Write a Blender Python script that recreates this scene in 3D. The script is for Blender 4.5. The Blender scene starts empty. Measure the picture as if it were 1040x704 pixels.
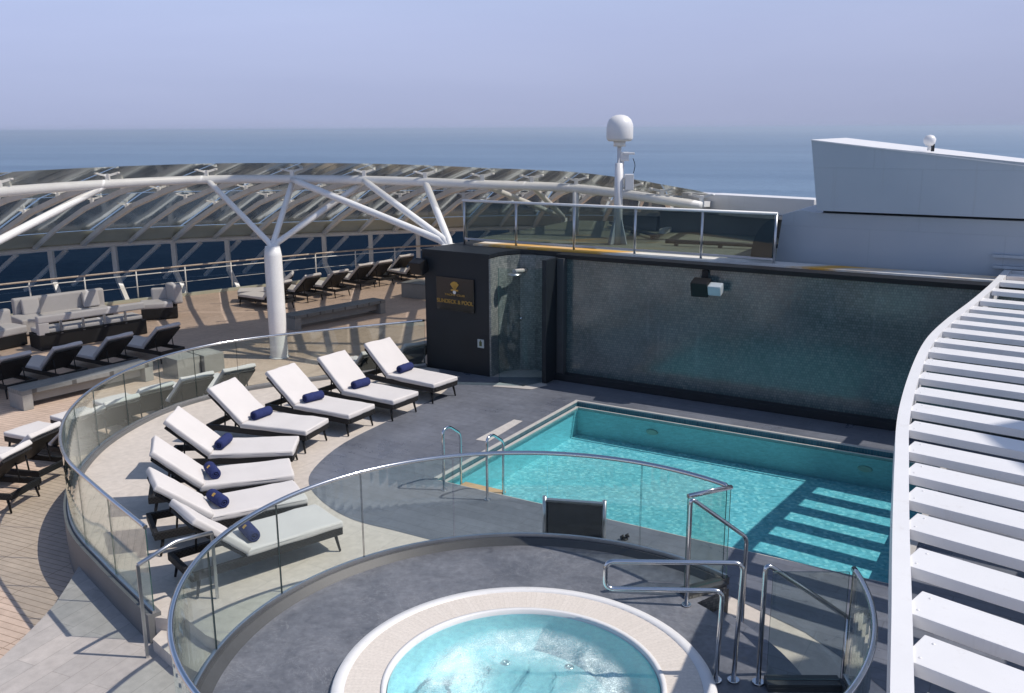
import bpy, bmesh, math, random
from mathutils import Vector, Matrix
from mathutils import noise as mnoise
random.seed(7)
sc = bpy.context.scene
COL = sc.collection
R = math.radians
PI = math.pi

# ------------------------------------------------------------------ survey of the place
# the photograph was measured with these camera values; P() gives the world point of a
# photo pixel on the level z, PY() the world point at the distance Y
F = 930.0; H = 5.35; TH = math.atan(221.1 / F); RO = -0.0050
def ray(x, y):
    u = x - 520; v = y - 352
    u2 = u * math.cos(RO) + v * math.sin(RO); v2 = v * math.cos(RO) - u * math.sin(RO)
    c, s = math.cos(TH), math.sin(TH)
    return Vector((u2 / F, c - s * v2 / F, -s - c * v2 / F))
def P(x, y, z=0.0):
    d = ray(x, y); return Vector((0, 0, H)) + d * ((z - H) / d.z)
def PY(x, y, Y):
    d = ray(x, y); return Vector((0, 0, H)) + d * (Y / d.y)
UU = Vector((0.857, -0.515, 0)); VV = Vector((0.515, 0.857, 0))
def S(u, v, z=0.0):                       # ship frame: u across, v towards the bow
    p = UU * u + VV * v; return Vector((p.x, p.y, z))
UANG = math.atan2(-0.515, 0.857)
ZO = -0.58                                # outer deck level
ZP = -0.30                                # stone walkway level
ZJ = 0.385                                 # hot tub deck level

# ------------------------------------------------------------------ materials
def newmat(name):
    m = bpy.data.materials.new(name); m.use_nodes = True
    nt = m.node_tree; nt.nodes.clear()
    out = nt.nodes.new('ShaderNodeOutputMaterial')
    return m, nt, out
def N(nt, typ, **kw):
    n = nt.nodes.new(typ)
    for k, v in kw.items():
        if k.startswith('i_'):
            n.inputs[k[2:].replace('_', ' ')].default_value = v
        else:
            setattr(n, k, v)
    return n
def mixc(nt, fac, a, b, blend='MIX'):
    n = nt.nodes.new('ShaderNodeMix'); n.data_type = 'RGBA'; n.blend_type = blend
    for i, s in ((0, fac), (6, a), (7, b)):
        if hasattr(s, 'is_output'): nt.links.new(s, n.inputs[i])
        elif i == 0: n.inputs[0].default_value = s
        else: n.inputs[i].default_value = (*s, 1)
    return n.outputs[2]
def ramp(nt, val, p0, p1, c0=(0, 0, 0), c1=(1, 1, 1)):
    r = nt.nodes.new('ShaderNodeValToRGB')
    r.color_ramp.elements[0].position = p0; r.color_ramp.elements[0].color = (*c0, 1)
    r.color_ramp.elements[1].position = p1; r.color_ramp.elements[1].color = (*c1, 1)
    nt.links.new(val, r.inputs[0]); return r.outputs[0]
def coords(nt, rot=0, scale=(1, 1, 1), world=True):
    if world:
        g = N(nt, 'ShaderNodeNewGeometry'); o = g.outputs['Position']
    else:
        g = N(nt, 'ShaderNodeTexCoord'); o = g.outputs['Object']
    mp = N(nt, 'ShaderNodeMapping'); mp.inputs['Rotation'].default_value = (0, 0, rot)
    mp.inputs['Scale'].default_value = scale
    nt.links.new(o, mp.inputs['Vector']); return mp.outputs[0]
def noise(nt, vec, scale, detail=4, rough=0.55, dist=0):
    n = N(nt, 'ShaderNodeTexNoise'); n.inputs['Scale'].default_value = scale
    n.inputs['Detail'].default_value = detail; n.inputs['Roughness'].default_value = rough
    n.inputs['Distortion'].default_value = dist
    nt.links.new(vec, n.inputs['Vector']); return n.outputs['Fac']
def bump(nt, h, strength, dist=0.01):
    b = N(nt, 'ShaderNodeBump'); b.inputs['Strength'].default_value = strength
    b.inputs['Distance'].default_value = dist
    nt.links.new(h, b.inputs['Height']); return b.outputs[0]
def bsdf(nt, out, col, rough=0.5, metal=0.0, normal=None, spec=0.5):
    b = N(nt, 'ShaderNodeBsdfPrincipled')
    if hasattr(col, 'is_output'): nt.links.new(col, b.inputs['Base Color'])
    else: b.inputs['Base Color'].default_value = (*col, 1)
    if hasattr(rough, 'is_output'): nt.links.new(rough, b.inputs['Roughness'])
    else: b.inputs['Roughness'].default_value = rough
    b.inputs['Metallic'].default_value = metal
    b.inputs['Specular IOR Level'].default_value = spec
    if normal is not None: nt.links.new(normal, b.inputs['Normal'])
    nt.links.new(b.outputs[0], out.inputs['Surface']); return b

def m_plain(name, col, rough=0.5, metal=0.0, var=0.12, scale=3.0, spec=0.5, bmp=0.0, bscale=40, world=True, fine=0.0):
    m, nt, out = newmat(name)
    v = coords(nt, world=world)
    f = noise(nt, v, scale)
    c = mixc(nt, ramp(nt, f, 0.3, 0.7), tuple(x * (1 - var) for x in col), tuple(min(1, x * (1 + var)) for x in col))
    if fine:
        f2 = noise(nt, v, scale * 14, 3)
        c = mixc(nt, fine, c, ramp(nt, f2, 0.3, 0.7, tuple(x * .6 for x in col), tuple(min(1, x * 1.3) for x in col)))
    nm = None
    if bmp: nm = bump(nt, noise(nt, v, bscale, 3), bmp, 0.006)
    bsdf(nt, out, c, rough, metal, nm, spec); return m

def m_tiles(name, c1, c2, cm, w, h, rot, mortar=0.006, rough=0.55, off=0.5, stain=0.25, stain_col=None, bmp=0.3, spec=0.4, wet=False):
    m, nt, out = newmat(name)
    v = coords(nt, -rot)
    b = N(nt, 'ShaderNodeTexBrick'); b.offset = off
    b.inputs['Color1'].default_value = (*c1, 1); b.inputs['Color2'].default_value = (*c2, 1)
    b.inputs['Mortar'].default_value = (*cm, 1); b.inputs['Scale'].default_value = 1.0
    b.inputs['Mortar Size'].default_value = mortar; b.inputs['Brick Width'].default_value = w
    b.inputs['Row Height'].default_value = h; b.inputs['Mortar Smooth'].default_value = 0.2
    nt.links.new(v, b.inputs['Vector'])
    f = noise(nt, v, 0.9, 6, 0.65); f2 = noise(nt, v, 9, 4, 0.6)
    sc_ = stain_col or tuple(x * .55 for x in c1)
    c = mixc(nt, 1.0, b.outputs[0], ramp(nt, f, 0.35, 0.75, (1, 1, 1), tuple(1 - stain * (1 - min(1, a / max(d, .001))) * 2 for a, d in zip(sc_, c1))), 'MULTIPLY')
    c = mixc(nt, 1.0, c, ramp(nt, f2, 0.3, 0.7, (.88, .88, .88), (1.07, 1.07, 1.07)), 'MULTIPLY')
    bn = bump(nt, b.outputs['Fac'], -bmp, 0.004)
    if wet:
        wp = noise(nt, v, .55, 6, .7, .5); wm = ramp(nt, wp, .52, .66)
        c = mixc(nt, wm, c, mixc(nt, 1.0, c, (.80, .82, .86), 'MULTIPLY'))
        pw_ = noise(nt, v, 2.2, 5, .7); c = mixc(nt, ramp(nt, pw_, .58, .74, (0, 0, 0), (.30,) * 3), c, tuple(min(1, x * 1.7) for x in c1))
        rough = ramp(nt, wp, .40, .68, (rough,) * 3, (.22,) * 3)
    bsdf(nt, out, c, rough, 0, bn, spec); return m

M = {}
def mk_white():
    m, nt, out = newmat('white_paint'); v = coords(nt)
    f = noise(nt, v, 1.1, 6, .7); f2 = noise(nt, coords(nt, 0, (1, 1, .25)), 5, 6, .75)
    c = mixc(nt, ramp(nt, f, .3, .75), (.75, .745, .75), (.69, .685, .69))
    k = N(nt, 'ShaderNodeMath', operation='MULTIPLY'); nt.links.new(ramp(nt, f2, .58, .75), k.inputs[0]); k.inputs[1].default_value = .4
    c = mixc(nt, k.outputs[0], c, (.50, .47, .44))
    bsdf(nt, out, c, ramp(nt, f2, .3, .7, (.35,) * 3, (.5,) * 3), 0, bump(nt, f2, .06, .004)); return m
M['white'] = mk_white()
M['whitesteel'] = m_plain('painted_steel', (.78, .78, .77), .42, var=.06, scale=2.0, fine=.1)
def mk_plating(name, col, rough=.45):
    m, nt, out = newmat(name)
    g = N(nt, 'ShaderNodeNewGeometry')
    dot = N(nt, 'ShaderNodeVectorMath', operation='DOT_PRODUCT'); dot.inputs[1].default_value = (.857, -.515, 0); nt.links.new(g.outputs['Position'], dot.inputs[0])
    sep = N(nt, 'ShaderNodeSeparateXYZ'); nt.links.new(g.outputs['Position'], sep.inputs[0])
    cmb = N(nt, 'ShaderNodeCombineXYZ'); nt.links.new(dot.outputs['Value'], cmb.inputs[0]); nt.links.new(sep.outputs['Z'], cmb.inputs[1])
    b = N(nt, 'ShaderNodeTexBrick'); b.offset = .37
    b.inputs['Brick Width'].default_value = 2.3; b.inputs['Row Height'].default_value = 1.15; b.inputs['Scale'].default_value = 1
    b.inputs['Mortar Size'].default_value = .012; b.inputs['Mortar Smooth'].default_value = .6
    b.inputs['Color1'].default_value = (*[x * .985 for x in col], 1); b.inputs['Color2'].default_value = (*[x * 1.015 for x in col], 1); b.inputs['Mortar'].default_value = (*[x * .93 for x in col], 1)
    nt.links.new(cmb.outputs[0], b.inputs['Vector'])
    mp = N(nt, 'ShaderNodeMapping'); mp.inputs['Scale'].default_value = (3.5, .22, 1); nt.links.new(cmb.outputs[0], mp.inputs['Vector'])
    st = noise(nt, mp.outputs[0], 1.4, 5, .65); f = noise(nt, g.outputs['Position'], .6, 5, .6)
    c = mixc(nt, 1.0, b.outputs[0], ramp(nt, f, .3, .75, (.93, .94, .95), (1.05, 1.04, 1.03)), 'MULTIPLY')
    mm = N(nt, 'ShaderNodeMath', operation='MULTIPLY'); nt.links.new(ramp(nt, st, .60, .80), mm.inputs[0]); mm.inputs[1].default_value = .35
    c = mixc(nt, mm.outputs[0], c, (.30, .27, .24))
    dn = noise(nt, g.outputs['Position'], .9, 3)
    ad = N(nt, 'ShaderNodeMath', operation='MULTIPLY_ADD'); nt.links.new(b.outputs['Fac'], ad.inputs[0]); ad.inputs[1].default_value = .25; nt.links.new(dn, ad.inputs[2])
    bsdf(nt, out, c, rough, 0, bump(nt, ad.outputs[0], .25, .03)); return m
M['super'] = mk_plating('superstructure_paint', (.43, .475, .52))
M['steel'] = m_plain('stainless_steel', (.62, .63, .65), .17, 1.0, var=.05, scale=6)
M['satin'] = m_plain('satin_steel', (.55, .56, .58), .33, 1.0, var=.06, scale=6)
M['dark'] = m_plain('dark_panel', (.011, .015, .020), .5, var=.15, scale=1.5, spec=.3)
M['black'] = m_plain('black_plastic', (.008, .008, .009), .5, var=.1, spec=.3)
M['wicker'] = None
M['cushion'] = m_plain('cushion_fabric', (.615, .588, .578), .92, var=.03, scale=2.5, spec=.15, bmp=.25, bscale=26, world=False)
M['greycush'] = m_plain('grey_fabric', (.49, .48, .49), .92, var=.05, scale=2.5, spec=.15, bmp=.3, bscale=18, world=False)
M['navy'] = m_plain('navy_towel', (.030, .040, .125), .95, var=.18, scale=30, spec=.1, bmp=.6, bscale=160, world=False)
M['gold'] = m_plain('gold_print', (.52, .31, .06), .4, .3, var=.1)
M['curb'] = m_plain('dark_grey_curb', (.055, .058, .062), .5, var=.12, scale=2, fine=.15)
M['curblight'] = m_plain('grey_curb', (.14, .142, .146), .55, var=.1, scale=2, fine=.12)
M['coping'] = m_plain('pool_coping', (.46, .44, .42), .55, var=.08, scale=5, fine=.2)
M['poolband'] = m_tiles('pool_band_tile', (.03, .10, .14), (.05, .14, .18), (.10, .16, .18), .05, .05, UANG, .003, .25)
M['tan'] = m_plain('wood_tread', (.52, .33, .17), .55, var=.15, scale=8, fine=.2)
M['tanrail'] = m_plain('wood_rail', (.52, .43, .36), .5, var=.15, scale=8)
M['conc'] = m_plain('bench_concrete', (.29, .285, .27), .7, var=.1, scale=3, fine=.2)
M['benchwood'] = m_tiles('bench_boards', (.20, .21, .21), (.24, .245, .24), (.09, .09, .09), 3.0, .09, R(59), .006, .6)
M['frit'] = m_plain('pale_green_frit', (.52, .53, .43), .3, var=.06)
M['mat'] = m_plain('tile_strip', (.50, .47, .44), .7, var=.1, scale=6, fine=.5)
M['pipe'] = m_plain('dark_pipe', (.07, .07, .07), .5, var=.2)

# wicker
def mk_wicker():
    m, nt, out = newmat('black_wicker')
    v = coords(nt, world=False)
    w = N(nt, 'ShaderNodeTexChecker'); w.inputs['Scale'].default_value = 42
    nt.links.new(v, w.inputs['Vector'])
    f = noise(nt, v, 60, 2)
    c = mixc(nt, w.outputs['Fac'], (.006, .006, .007), (.028, .027, .028))
    bsdf(nt, out, c, .55, 0, bump(nt, w.outputs['Fac'], .6, .006), .25); return m
M['wicker'] = mk_wicker()

M['beige'] = m_tiles('beige_deck_tiles', (.62, .56, .505), (.59, .53, .475), (.47, .43, .39), 1.2, .6, R(59), .004, .6, stain=.12)
M['slate'] = m_tiles('slate_deck_tiles', (.158, .170, .204), (.178, .191, .228), (.122, .131, .156), 1.2, .2, UANG, .006, .42, stain=.35, wet=True)
M['paving'] = m_tiles('stone_paving', (.52, .475, .445), (.445, .415, .395), (.34, .31, .285), 1.5, .27, R(66), .004, .6, stain=.25)
M['teak'] = m_tiles('tan_deck_boards', (.60, .465, .375), (.56, .43, .345), (.33, .24, .18), 1.05, .105, R(-24), .007, .6, off=0.0, stain=.2)
def mk_slatejac():
    m, nt, out = newmat('hot_tub_deck_slate')
    v = coords(nt)
    f = noise(nt, v, 1.4, 7, .68, .6); f2 = noise(nt, v, 14, 5, .65)
    c = mixc(nt, ramp(nt, f, .32, .7), (.10, .107, .125), (.20, .208, .232))
    c = mixc(nt, 1.0, c, ramp(nt, f2, .3, .72, (.74, .74, .76), (1.18, 1.18, 1.18)), 'MULTIPLY')
    # pale scuffs
    w = noise(nt, v, 1.1, 5, .75, 2.4)
    sc1 = ramp(nt, w, .490, .498); sc2 = ramp(nt, w, .503, .511, (1, 1, 1), (0, 0, 0))
    s = mixc(nt, 1.0, sc1, sc2, 'MULTIPLY'); msk = ramp(nt, noise(nt, v, .8, 3), .44, .56)
    s = mixc(nt, 1.0, s, msk, 'MULTIPLY')
    sx = N(nt, 'ShaderNodeMath', operation='MULTIPLY'); nt.links.new(s, sx.inputs[0]); sx.inputs[1].default_value = .3
    c = mixc(nt, sx.outputs[0], c, (.36, .36, .37))
    bsdf(nt, out, c, ramp(nt, f, .3, .8, (.38,) * 3, (.55,) * 3), 0, bump(nt, f2, .15, .004)); return m
M['jacdeck'] = mk_slatejac()
def mk_mosaic(name, c1, c2, s, rough, bmp, up=(0, 0, 1), glossmix=.5):
    # small square tiles on upright faces: (along the wall, height)
    m, nt, out = newmat(name)
    g = N(nt, 'ShaderNodeNewGeometry')
    dot = N(nt, 'ShaderNodeVectorMath', operation='DOT_PRODUCT'); dot.inputs[1].default_value = (.857, -.515, 0)
    dv = N(nt, 'ShaderNodeVectorMath', operation='DOT_PRODUCT'); dv.inputs[1].default_value = (.515, .857, 0)
    sep = N(nt, 'ShaderNodeSeparateXYZ')
    nt.links.new(g.outputs['Position'], dot.inputs[0]); nt.links.new(g.outputs['Position'], dv.inputs[0]); nt.links.new(g.outputs['Position'], sep.inputs[0])
    ad = N(nt, 'ShaderNodeMath', operation='ADD'); nt.links.new(dot.outputs['Value'], ad.inputs[0]); nt.links.new(dv.outputs['Value'], ad.inputs[1])
    cmb = N(nt, 'ShaderNodeCombineXYZ'); nt.links.new(ad.outputs[0], cmb.inputs[0]); nt.links.new(sep.outputs['Z'], cmb.inputs[1])
    vs = N(nt, 'ShaderNodeVectorMath', operation='SCALE'); vs.inputs['Scale'].default_value = 1.0
    nt.links.new(cmb.outputs[0], vs.inputs[0])
    b = N(nt, 'ShaderNodeTexBrick'); b.offset = .5
    b.inputs['Brick Width'].default_value = s; b.inputs['Row Height'].default_value = s; b.inputs['Scale'].default_value = 1
    b.inputs['Mortar Size'].default_value = s * .07; b.inputs['Mortar Smooth'].default_value = .1
    b.inputs['Color1'].default_value = (0, 0, 0, 1); b.inputs['Color2'].default_value = (1, 1, 1, 1); b.inputs['Mortar'].default_value = (.3, .3, .3, 1)
    nt.links.new(vs.outputs[0], b.inputs['Vector'])
    wn = N(nt, 'ShaderNodeTexWhiteNoise', noise_dimensions='2D')
    fl = N(nt, 'ShaderNodeVectorMath', operation='SNAP'); fl.inputs[1].default_value = (s, s, s); nt.links.new(vs.outputs[0], fl.inputs[0])
    nt.links.new(fl.outputs[0], wn.inputs['Vector'])
    c = mixc(nt, wn.outputs['Value'], c1, c2)
    c = mixc(nt, b.outputs['Fac'], c, tuple(x * .6 for x in c1))
    dn = noise(nt, g.outputs['Position'], 1.3, 5, .6)
    c = mixc(nt, 1.0, c, ramp(nt, dn, .3, .75, (.75, .76, .78), (1.2, 1.18, 1.15)), 'MULTIPLY')
    # lime streaks running down
    mp = N(nt, 'ShaderNodeMapping'); mp.inputs['Scale'].default_value = (5.5, .35, 1); nt.links.new(cmb.outputs[0], mp.inputs['Vector'])
    st = noise(nt, mp.outputs[0], 1.0, 4, .6)
    mm = N(nt, 'ShaderNodeMath', operation='MULTIPLY'); nt.links.new(ramp(nt, st, .60, .74), mm.inputs[0]); mm.inputs[1].default_value = .28
    c = mixc(nt, mm.outputs[0], c, (.20, .24, .26))
    # each tile is set at a slightly different tilt
    nb = N(nt, 'ShaderNodeVectorMath', operation='SUBTRACT'); nt.links.new(wn.outputs['Color'], nb.inputs[0]); nb.inputs[1].default_value = (.5, .5, .5)
    ns = N(nt, 'ShaderNodeVectorMath', operation='SCALE'); ns.inputs['Scale'].default_value = bmp; nt.links.new(nb.outputs[0], ns.inputs[0])
    na = N(nt, 'ShaderNodeVectorMath', operation='ADD'); nt.links.new(g.outputs['Normal'], na.inputs[0]); nt.links.new(ns.outputs[0], na.inputs[1])
    nn = N(nt, 'ShaderNodeVectorMath', operation='NORMALIZE'); nt.links.new(na.outputs[0], nn.inputs[0])
    bsdf(nt, out, c, rough, 0, nn.outputs[0], .85); return m
M['mosaic'] = mk_mosaic('dark_mosaic', (.068, .104, .108), (.130, .168, .168), .05, .13, .02)
M['mosaicriser'] = mk_mosaic('riser_mosaic', (.08, .08, .075), (.26, .25, .22), .03, .3, .1)
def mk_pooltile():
    m, nt, out = newmat('pool_mosaic_glints')
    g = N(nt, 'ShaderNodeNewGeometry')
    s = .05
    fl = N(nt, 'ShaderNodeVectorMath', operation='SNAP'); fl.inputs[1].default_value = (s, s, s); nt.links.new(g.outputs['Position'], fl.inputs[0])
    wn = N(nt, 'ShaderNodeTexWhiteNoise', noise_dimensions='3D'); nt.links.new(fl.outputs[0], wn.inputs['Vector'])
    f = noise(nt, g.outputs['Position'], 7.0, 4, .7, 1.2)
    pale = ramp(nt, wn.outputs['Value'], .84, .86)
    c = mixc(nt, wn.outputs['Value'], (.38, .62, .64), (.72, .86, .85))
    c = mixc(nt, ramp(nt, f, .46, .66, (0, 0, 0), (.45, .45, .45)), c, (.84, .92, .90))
    c = mixc(nt, pale, c, (.93, .96, .90))  # pale streaks and near-white tiles painted in for sun glints
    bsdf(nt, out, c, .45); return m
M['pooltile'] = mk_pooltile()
M['poolwall'] = m_plain('pool_wall_tile', (.46, .70, .72), .35, var=.05, scale=3, fine=.12)
def mk_water(name, tint, scale, bstr, ior=1.33, foam=False):
    m, nt, out = newmat(name)
    v = coords(nt)
    h = noise(nt, v, scale, 4, .6, .8); h2 = noise(nt, v, scale * 3.7, 3, .6, .4)
    ad = N(nt, 'ShaderNodeMath', operation='ADD'); nt.links.new(h, ad.inputs[0]); nt.links.new(h2, ad.inputs[1])
    nm = bump(nt, ad.outputs[0], bstr, .03)
    t = N(nt, 'ShaderNodeBsdfTransparent')
    tv = ramp(nt, h2, .35, .68, tuple(x * .90 for x in tint), tuple(min(1, x * 1.08) for x in tint))  # tint varied with ripple noise, imitating caustic light through the water
    nt.links.new(tv, t.inputs['Color'])
    gl = N(nt, 'ShaderNodeBsdfGlossy'); gl.inputs['Roughness'].default_value = .03; nt.links.new(nm, gl.inputs['Normal'])
    fr = N(nt, 'ShaderNodeFresnel'); fr.inputs['IOR'].default_value = ior; nt.links.new(nm, fr.inputs['Normal'])
    mx = N(nt, 'ShaderNodeMixShader'); nt.links.new(fr.outputs[0], mx.inputs[0]); nt.links.new(t.outputs[0], mx.inputs[1]); nt.links.new(gl.outputs[0], mx.inputs[2])
    if foam:
        g = N(nt, 'ShaderNodeTexCoord')
        v2 = g.outputs['Object']
        ln = N(nt, 'ShaderNodeVectorMath', operation='LENGTH'); nt.links.new(v2, ln.inputs[0])
        big = noise(nt, v2, 1.9, 5, .65, 1.0); fi = noise(nt, v2, 34, 6, .8, .8)
        # froth: a band between the middle and the bench, broken up by noise
        r1 = ramp(nt, ln.outputs['Value'], .25, .6); r2 = ramp(nt, ln.outputs['Value'], .85, 1.15, (1, 1, 1), (0, 0, 0))
        band = mixc(nt, 1.0, r1, r2, 'MULTIPLY')
        sp = noise(nt, v2, 70, 2, .6)
        soft = ramp(nt, big, .36, .62); speck = ramp(nt, sp, .50, .66); mid = ramp(nt, fi, .42, .66)
        def mul(a_, b_):
            n_ = N(nt, 'ShaderNodeMath', operation='MULTIPLY'); 
            for q_, i_ in ((a_, 0), (b_, 1)):
                if hasattr(q_, 'is_output'): nt.links.new(q_, n_.inputs[i_])
                else: n_.inputs[i_].default_value = q_
            return n_.outputs[0]
        def add(a_, b_):
            n_ = N(nt, 'ShaderNodeMath', operation='ADD'); n_.use_clamp = True
            for q_, i_ in ((a_, 0), (b_, 1)):
                if hasattr(q_, 'is_output'): nt.links.new(q_, n_.inputs[i_])
                else: n_.inputs[i_].default_value = q_
            return n_.outputs[0]
        bs = mul(band, add(mul(soft, .8), .2))
        ff = add(add(.04, mul(bs, .34)), add(mul(mul(bs, mid), .34), mul(mul(speck, add(bs, .10)), .45)))
        d = N(nt, 'ShaderNodeBsdfDiffuse'); d.inputs['Color'].default_value = (.80, .95, .95, 1); nt.links.new(bump(nt, fi, .25, .02), d.inputs['Normal'])
        m2 = N(nt, 'ShaderNodeMixShader'); nt.links.new(ff, m2.inputs[0]); nt.links.new(mx.outputs[0], m2.inputs[1]); nt.links.new(d.outputs[0], m2.inputs[2])
        mx = m2
    nt.links.new(mx.outputs[0], out.inputs['Surface']); return m
M['poolwater'] = mk_water('pool_water', (.48, .83, .91), 2.6, .4)
M['tubwater'] = mk_water('tub_water', (.76, .94, .99), 5.0, .22, foam=True)
def mk_glass(name, tint, refl=1.0, ior=1.45, rough=0.0, frit=None):
    m, nt, out = newmat(name)
    t = N(nt, 'ShaderNodeBsdfTransparent'); t.inputs['Color'].default_value = (*tint, 1)
    gl = N(nt, 'ShaderNodeBsdfGlossy'); gl.inputs['Roughness'].default_value = rough; gl.inputs['Color'].default_value = (.9, .95, .95, 1)
    lw = N(nt, 'ShaderNodeLayerWeight'); lw.inputs['Blend'].default_value = .5
    pw = N(nt, 'ShaderNodeMath', operation='POWER'); nt.links.new(lw.outputs['Facing'], pw.inputs[0]); pw.inputs[1].default_value = 5
    r0 = ((ior - 1) / (ior + 1)) ** 2
    mm = N(nt, 'ShaderNodeMath', operation='MULTIPLY_ADD'); nt.links.new(pw.outputs[0], mm.inputs[0]); mm.inputs[1].default_value = (1 - r0) * refl; mm.inputs[2].default_value = r0 * refl; mm.use_clamp = True
    mx = N(nt, 'ShaderNodeMixShader'); nt.links.new(mm.outputs[0], mx.inputs[0]); nt.links.new(t.outputs[0], mx.inputs[1]); nt.links.new(gl.outputs[0], mx.inputs[2])
    if frit:
        fv = noise(nt, coords(nt), .8, 5, .6)
        d1 = N(nt, 'ShaderNodeBsdfDiffuse'); d2 = N(nt, 'ShaderNodeBsdfTranslucent')
        fc = ramp(nt, fv, .3, .7, tuple(x * .8 for x in frit[1]), tuple(x * 1.15 for x in frit[1]))
        nt.links.new(fc, d1.inputs['Color']); nt.links.new(fc, d2.inputs['Color'])
        a1 = N(nt, 'ShaderNodeMixShader'); a1.inputs[0].default_value = .45; nt.links.new(d1.outputs[0], a1.inputs[1]); nt.links.new(d2.outputs[0], a1.inputs[2])
        a2 = N(nt, 'ShaderNodeMixShader'); a2.inputs[0].default_value = frit[0]; nt.links.new(mx.outputs[0], a2.inputs[1]); nt.links.new(a1.outputs[0], a2.inputs[2]); mx = a2
    nt.links.new(mx.outputs[0], out.inputs['Surface']); return m
M['glass'] = mk_glass('guard_glass', (.92, .96, .94), 1.5)
M['roofglass'] = mk_glass('tinted_roof_glass', (.84, .81, .73), 2.3, 1.55, .12, (.20, (.17, .175, .155)))
M['skirtglass'] = mk_glass('navy_tinted_glass', (.05, .075, .10), .3, 1.45)
M['edgeglass'] = m_plain('glass_edge', (.05, .10, .095), .2, var=.1)
def mk_sea():
    m, nt, out = newmat('sea_water')
    v = coords(nt, R(15))
    mp = N(nt, 'ShaderNodeMapping'); mp.inputs['Scale'].default_value = (.25, 1, 1); nt.links.new(v, mp.inputs['Vector'])
    a = noise(nt, v, .10, 6, .62); b_ = noise(nt, mp.outputs[0], .0022, 5, .6); c_ = noise(nt, mp.outputs[0], .012, 4, .6)
    f = mixc(nt, .45, b_, c_)
    wc = noise(nt, mp.outputs[0], .05, 5, .75)
    col = mixc(nt, ramp(nt, f, .40, .60), (.065, .135, .225), (.135, .22, .32))
    col = mixc(nt, ramp(nt, a, .35, .68), mixc(nt, 1.0, col, (.8, .82, .86), 'MULTIPLY'), col)
    col = mixc(nt, ramp(nt, wc, .70, .76, (0, 0, 0), (.35, .35, .35)), col, (.45, .52, .58))  # pale streaks: whitecaps and painted glints on the waves
    bsdf(nt, out, col, .38, 0, bump(nt, a, 1.0, 1.6), .4); return m
M['sea'] = mk_sea()
def mk_rusty(name, base, rust, lo, hi, sc_=(1, 1, 1), s=.5, rot=UANG):
    m, nt, out = newmat(name)
    v = coords(nt, -rot if False else 0)
    mp = N(nt, 'ShaderNodeMapping'); mp.inputs['Rotation'].default_value = (0, 0, -rot); mp.inputs['Scale'].default_value = sc_
    g = N(nt, 'ShaderNodeNewGeometry'); nt.links.new(g.outputs['Position'], mp.inputs['Vector'])
    f = noise(nt, mp.outputs[0], s, 6, .65, .4); f2 = noise(nt, v, 3, 4)
    c = mixc(nt, ramp(nt, f2, .3, .7), tuple(x * .85 for x in base), tuple(x * 1.1 for x in base))
    c = mixc(nt, ramp(nt, f, lo, hi), c, rust)
    bsdf(nt, out, c, .7); return m
M['roofdeck'] = mk_rusty('weathered_green_deck', (.24, .25, .20), (.44, .26, .08), .58, .68, (.35, 1, 1), .7)
M['rustwhite'] = mk_rusty('white_waterway', (.72, .70, .66), (.62, .34, .06), .48, .60, (.25, 1, 1), .55)

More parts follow.
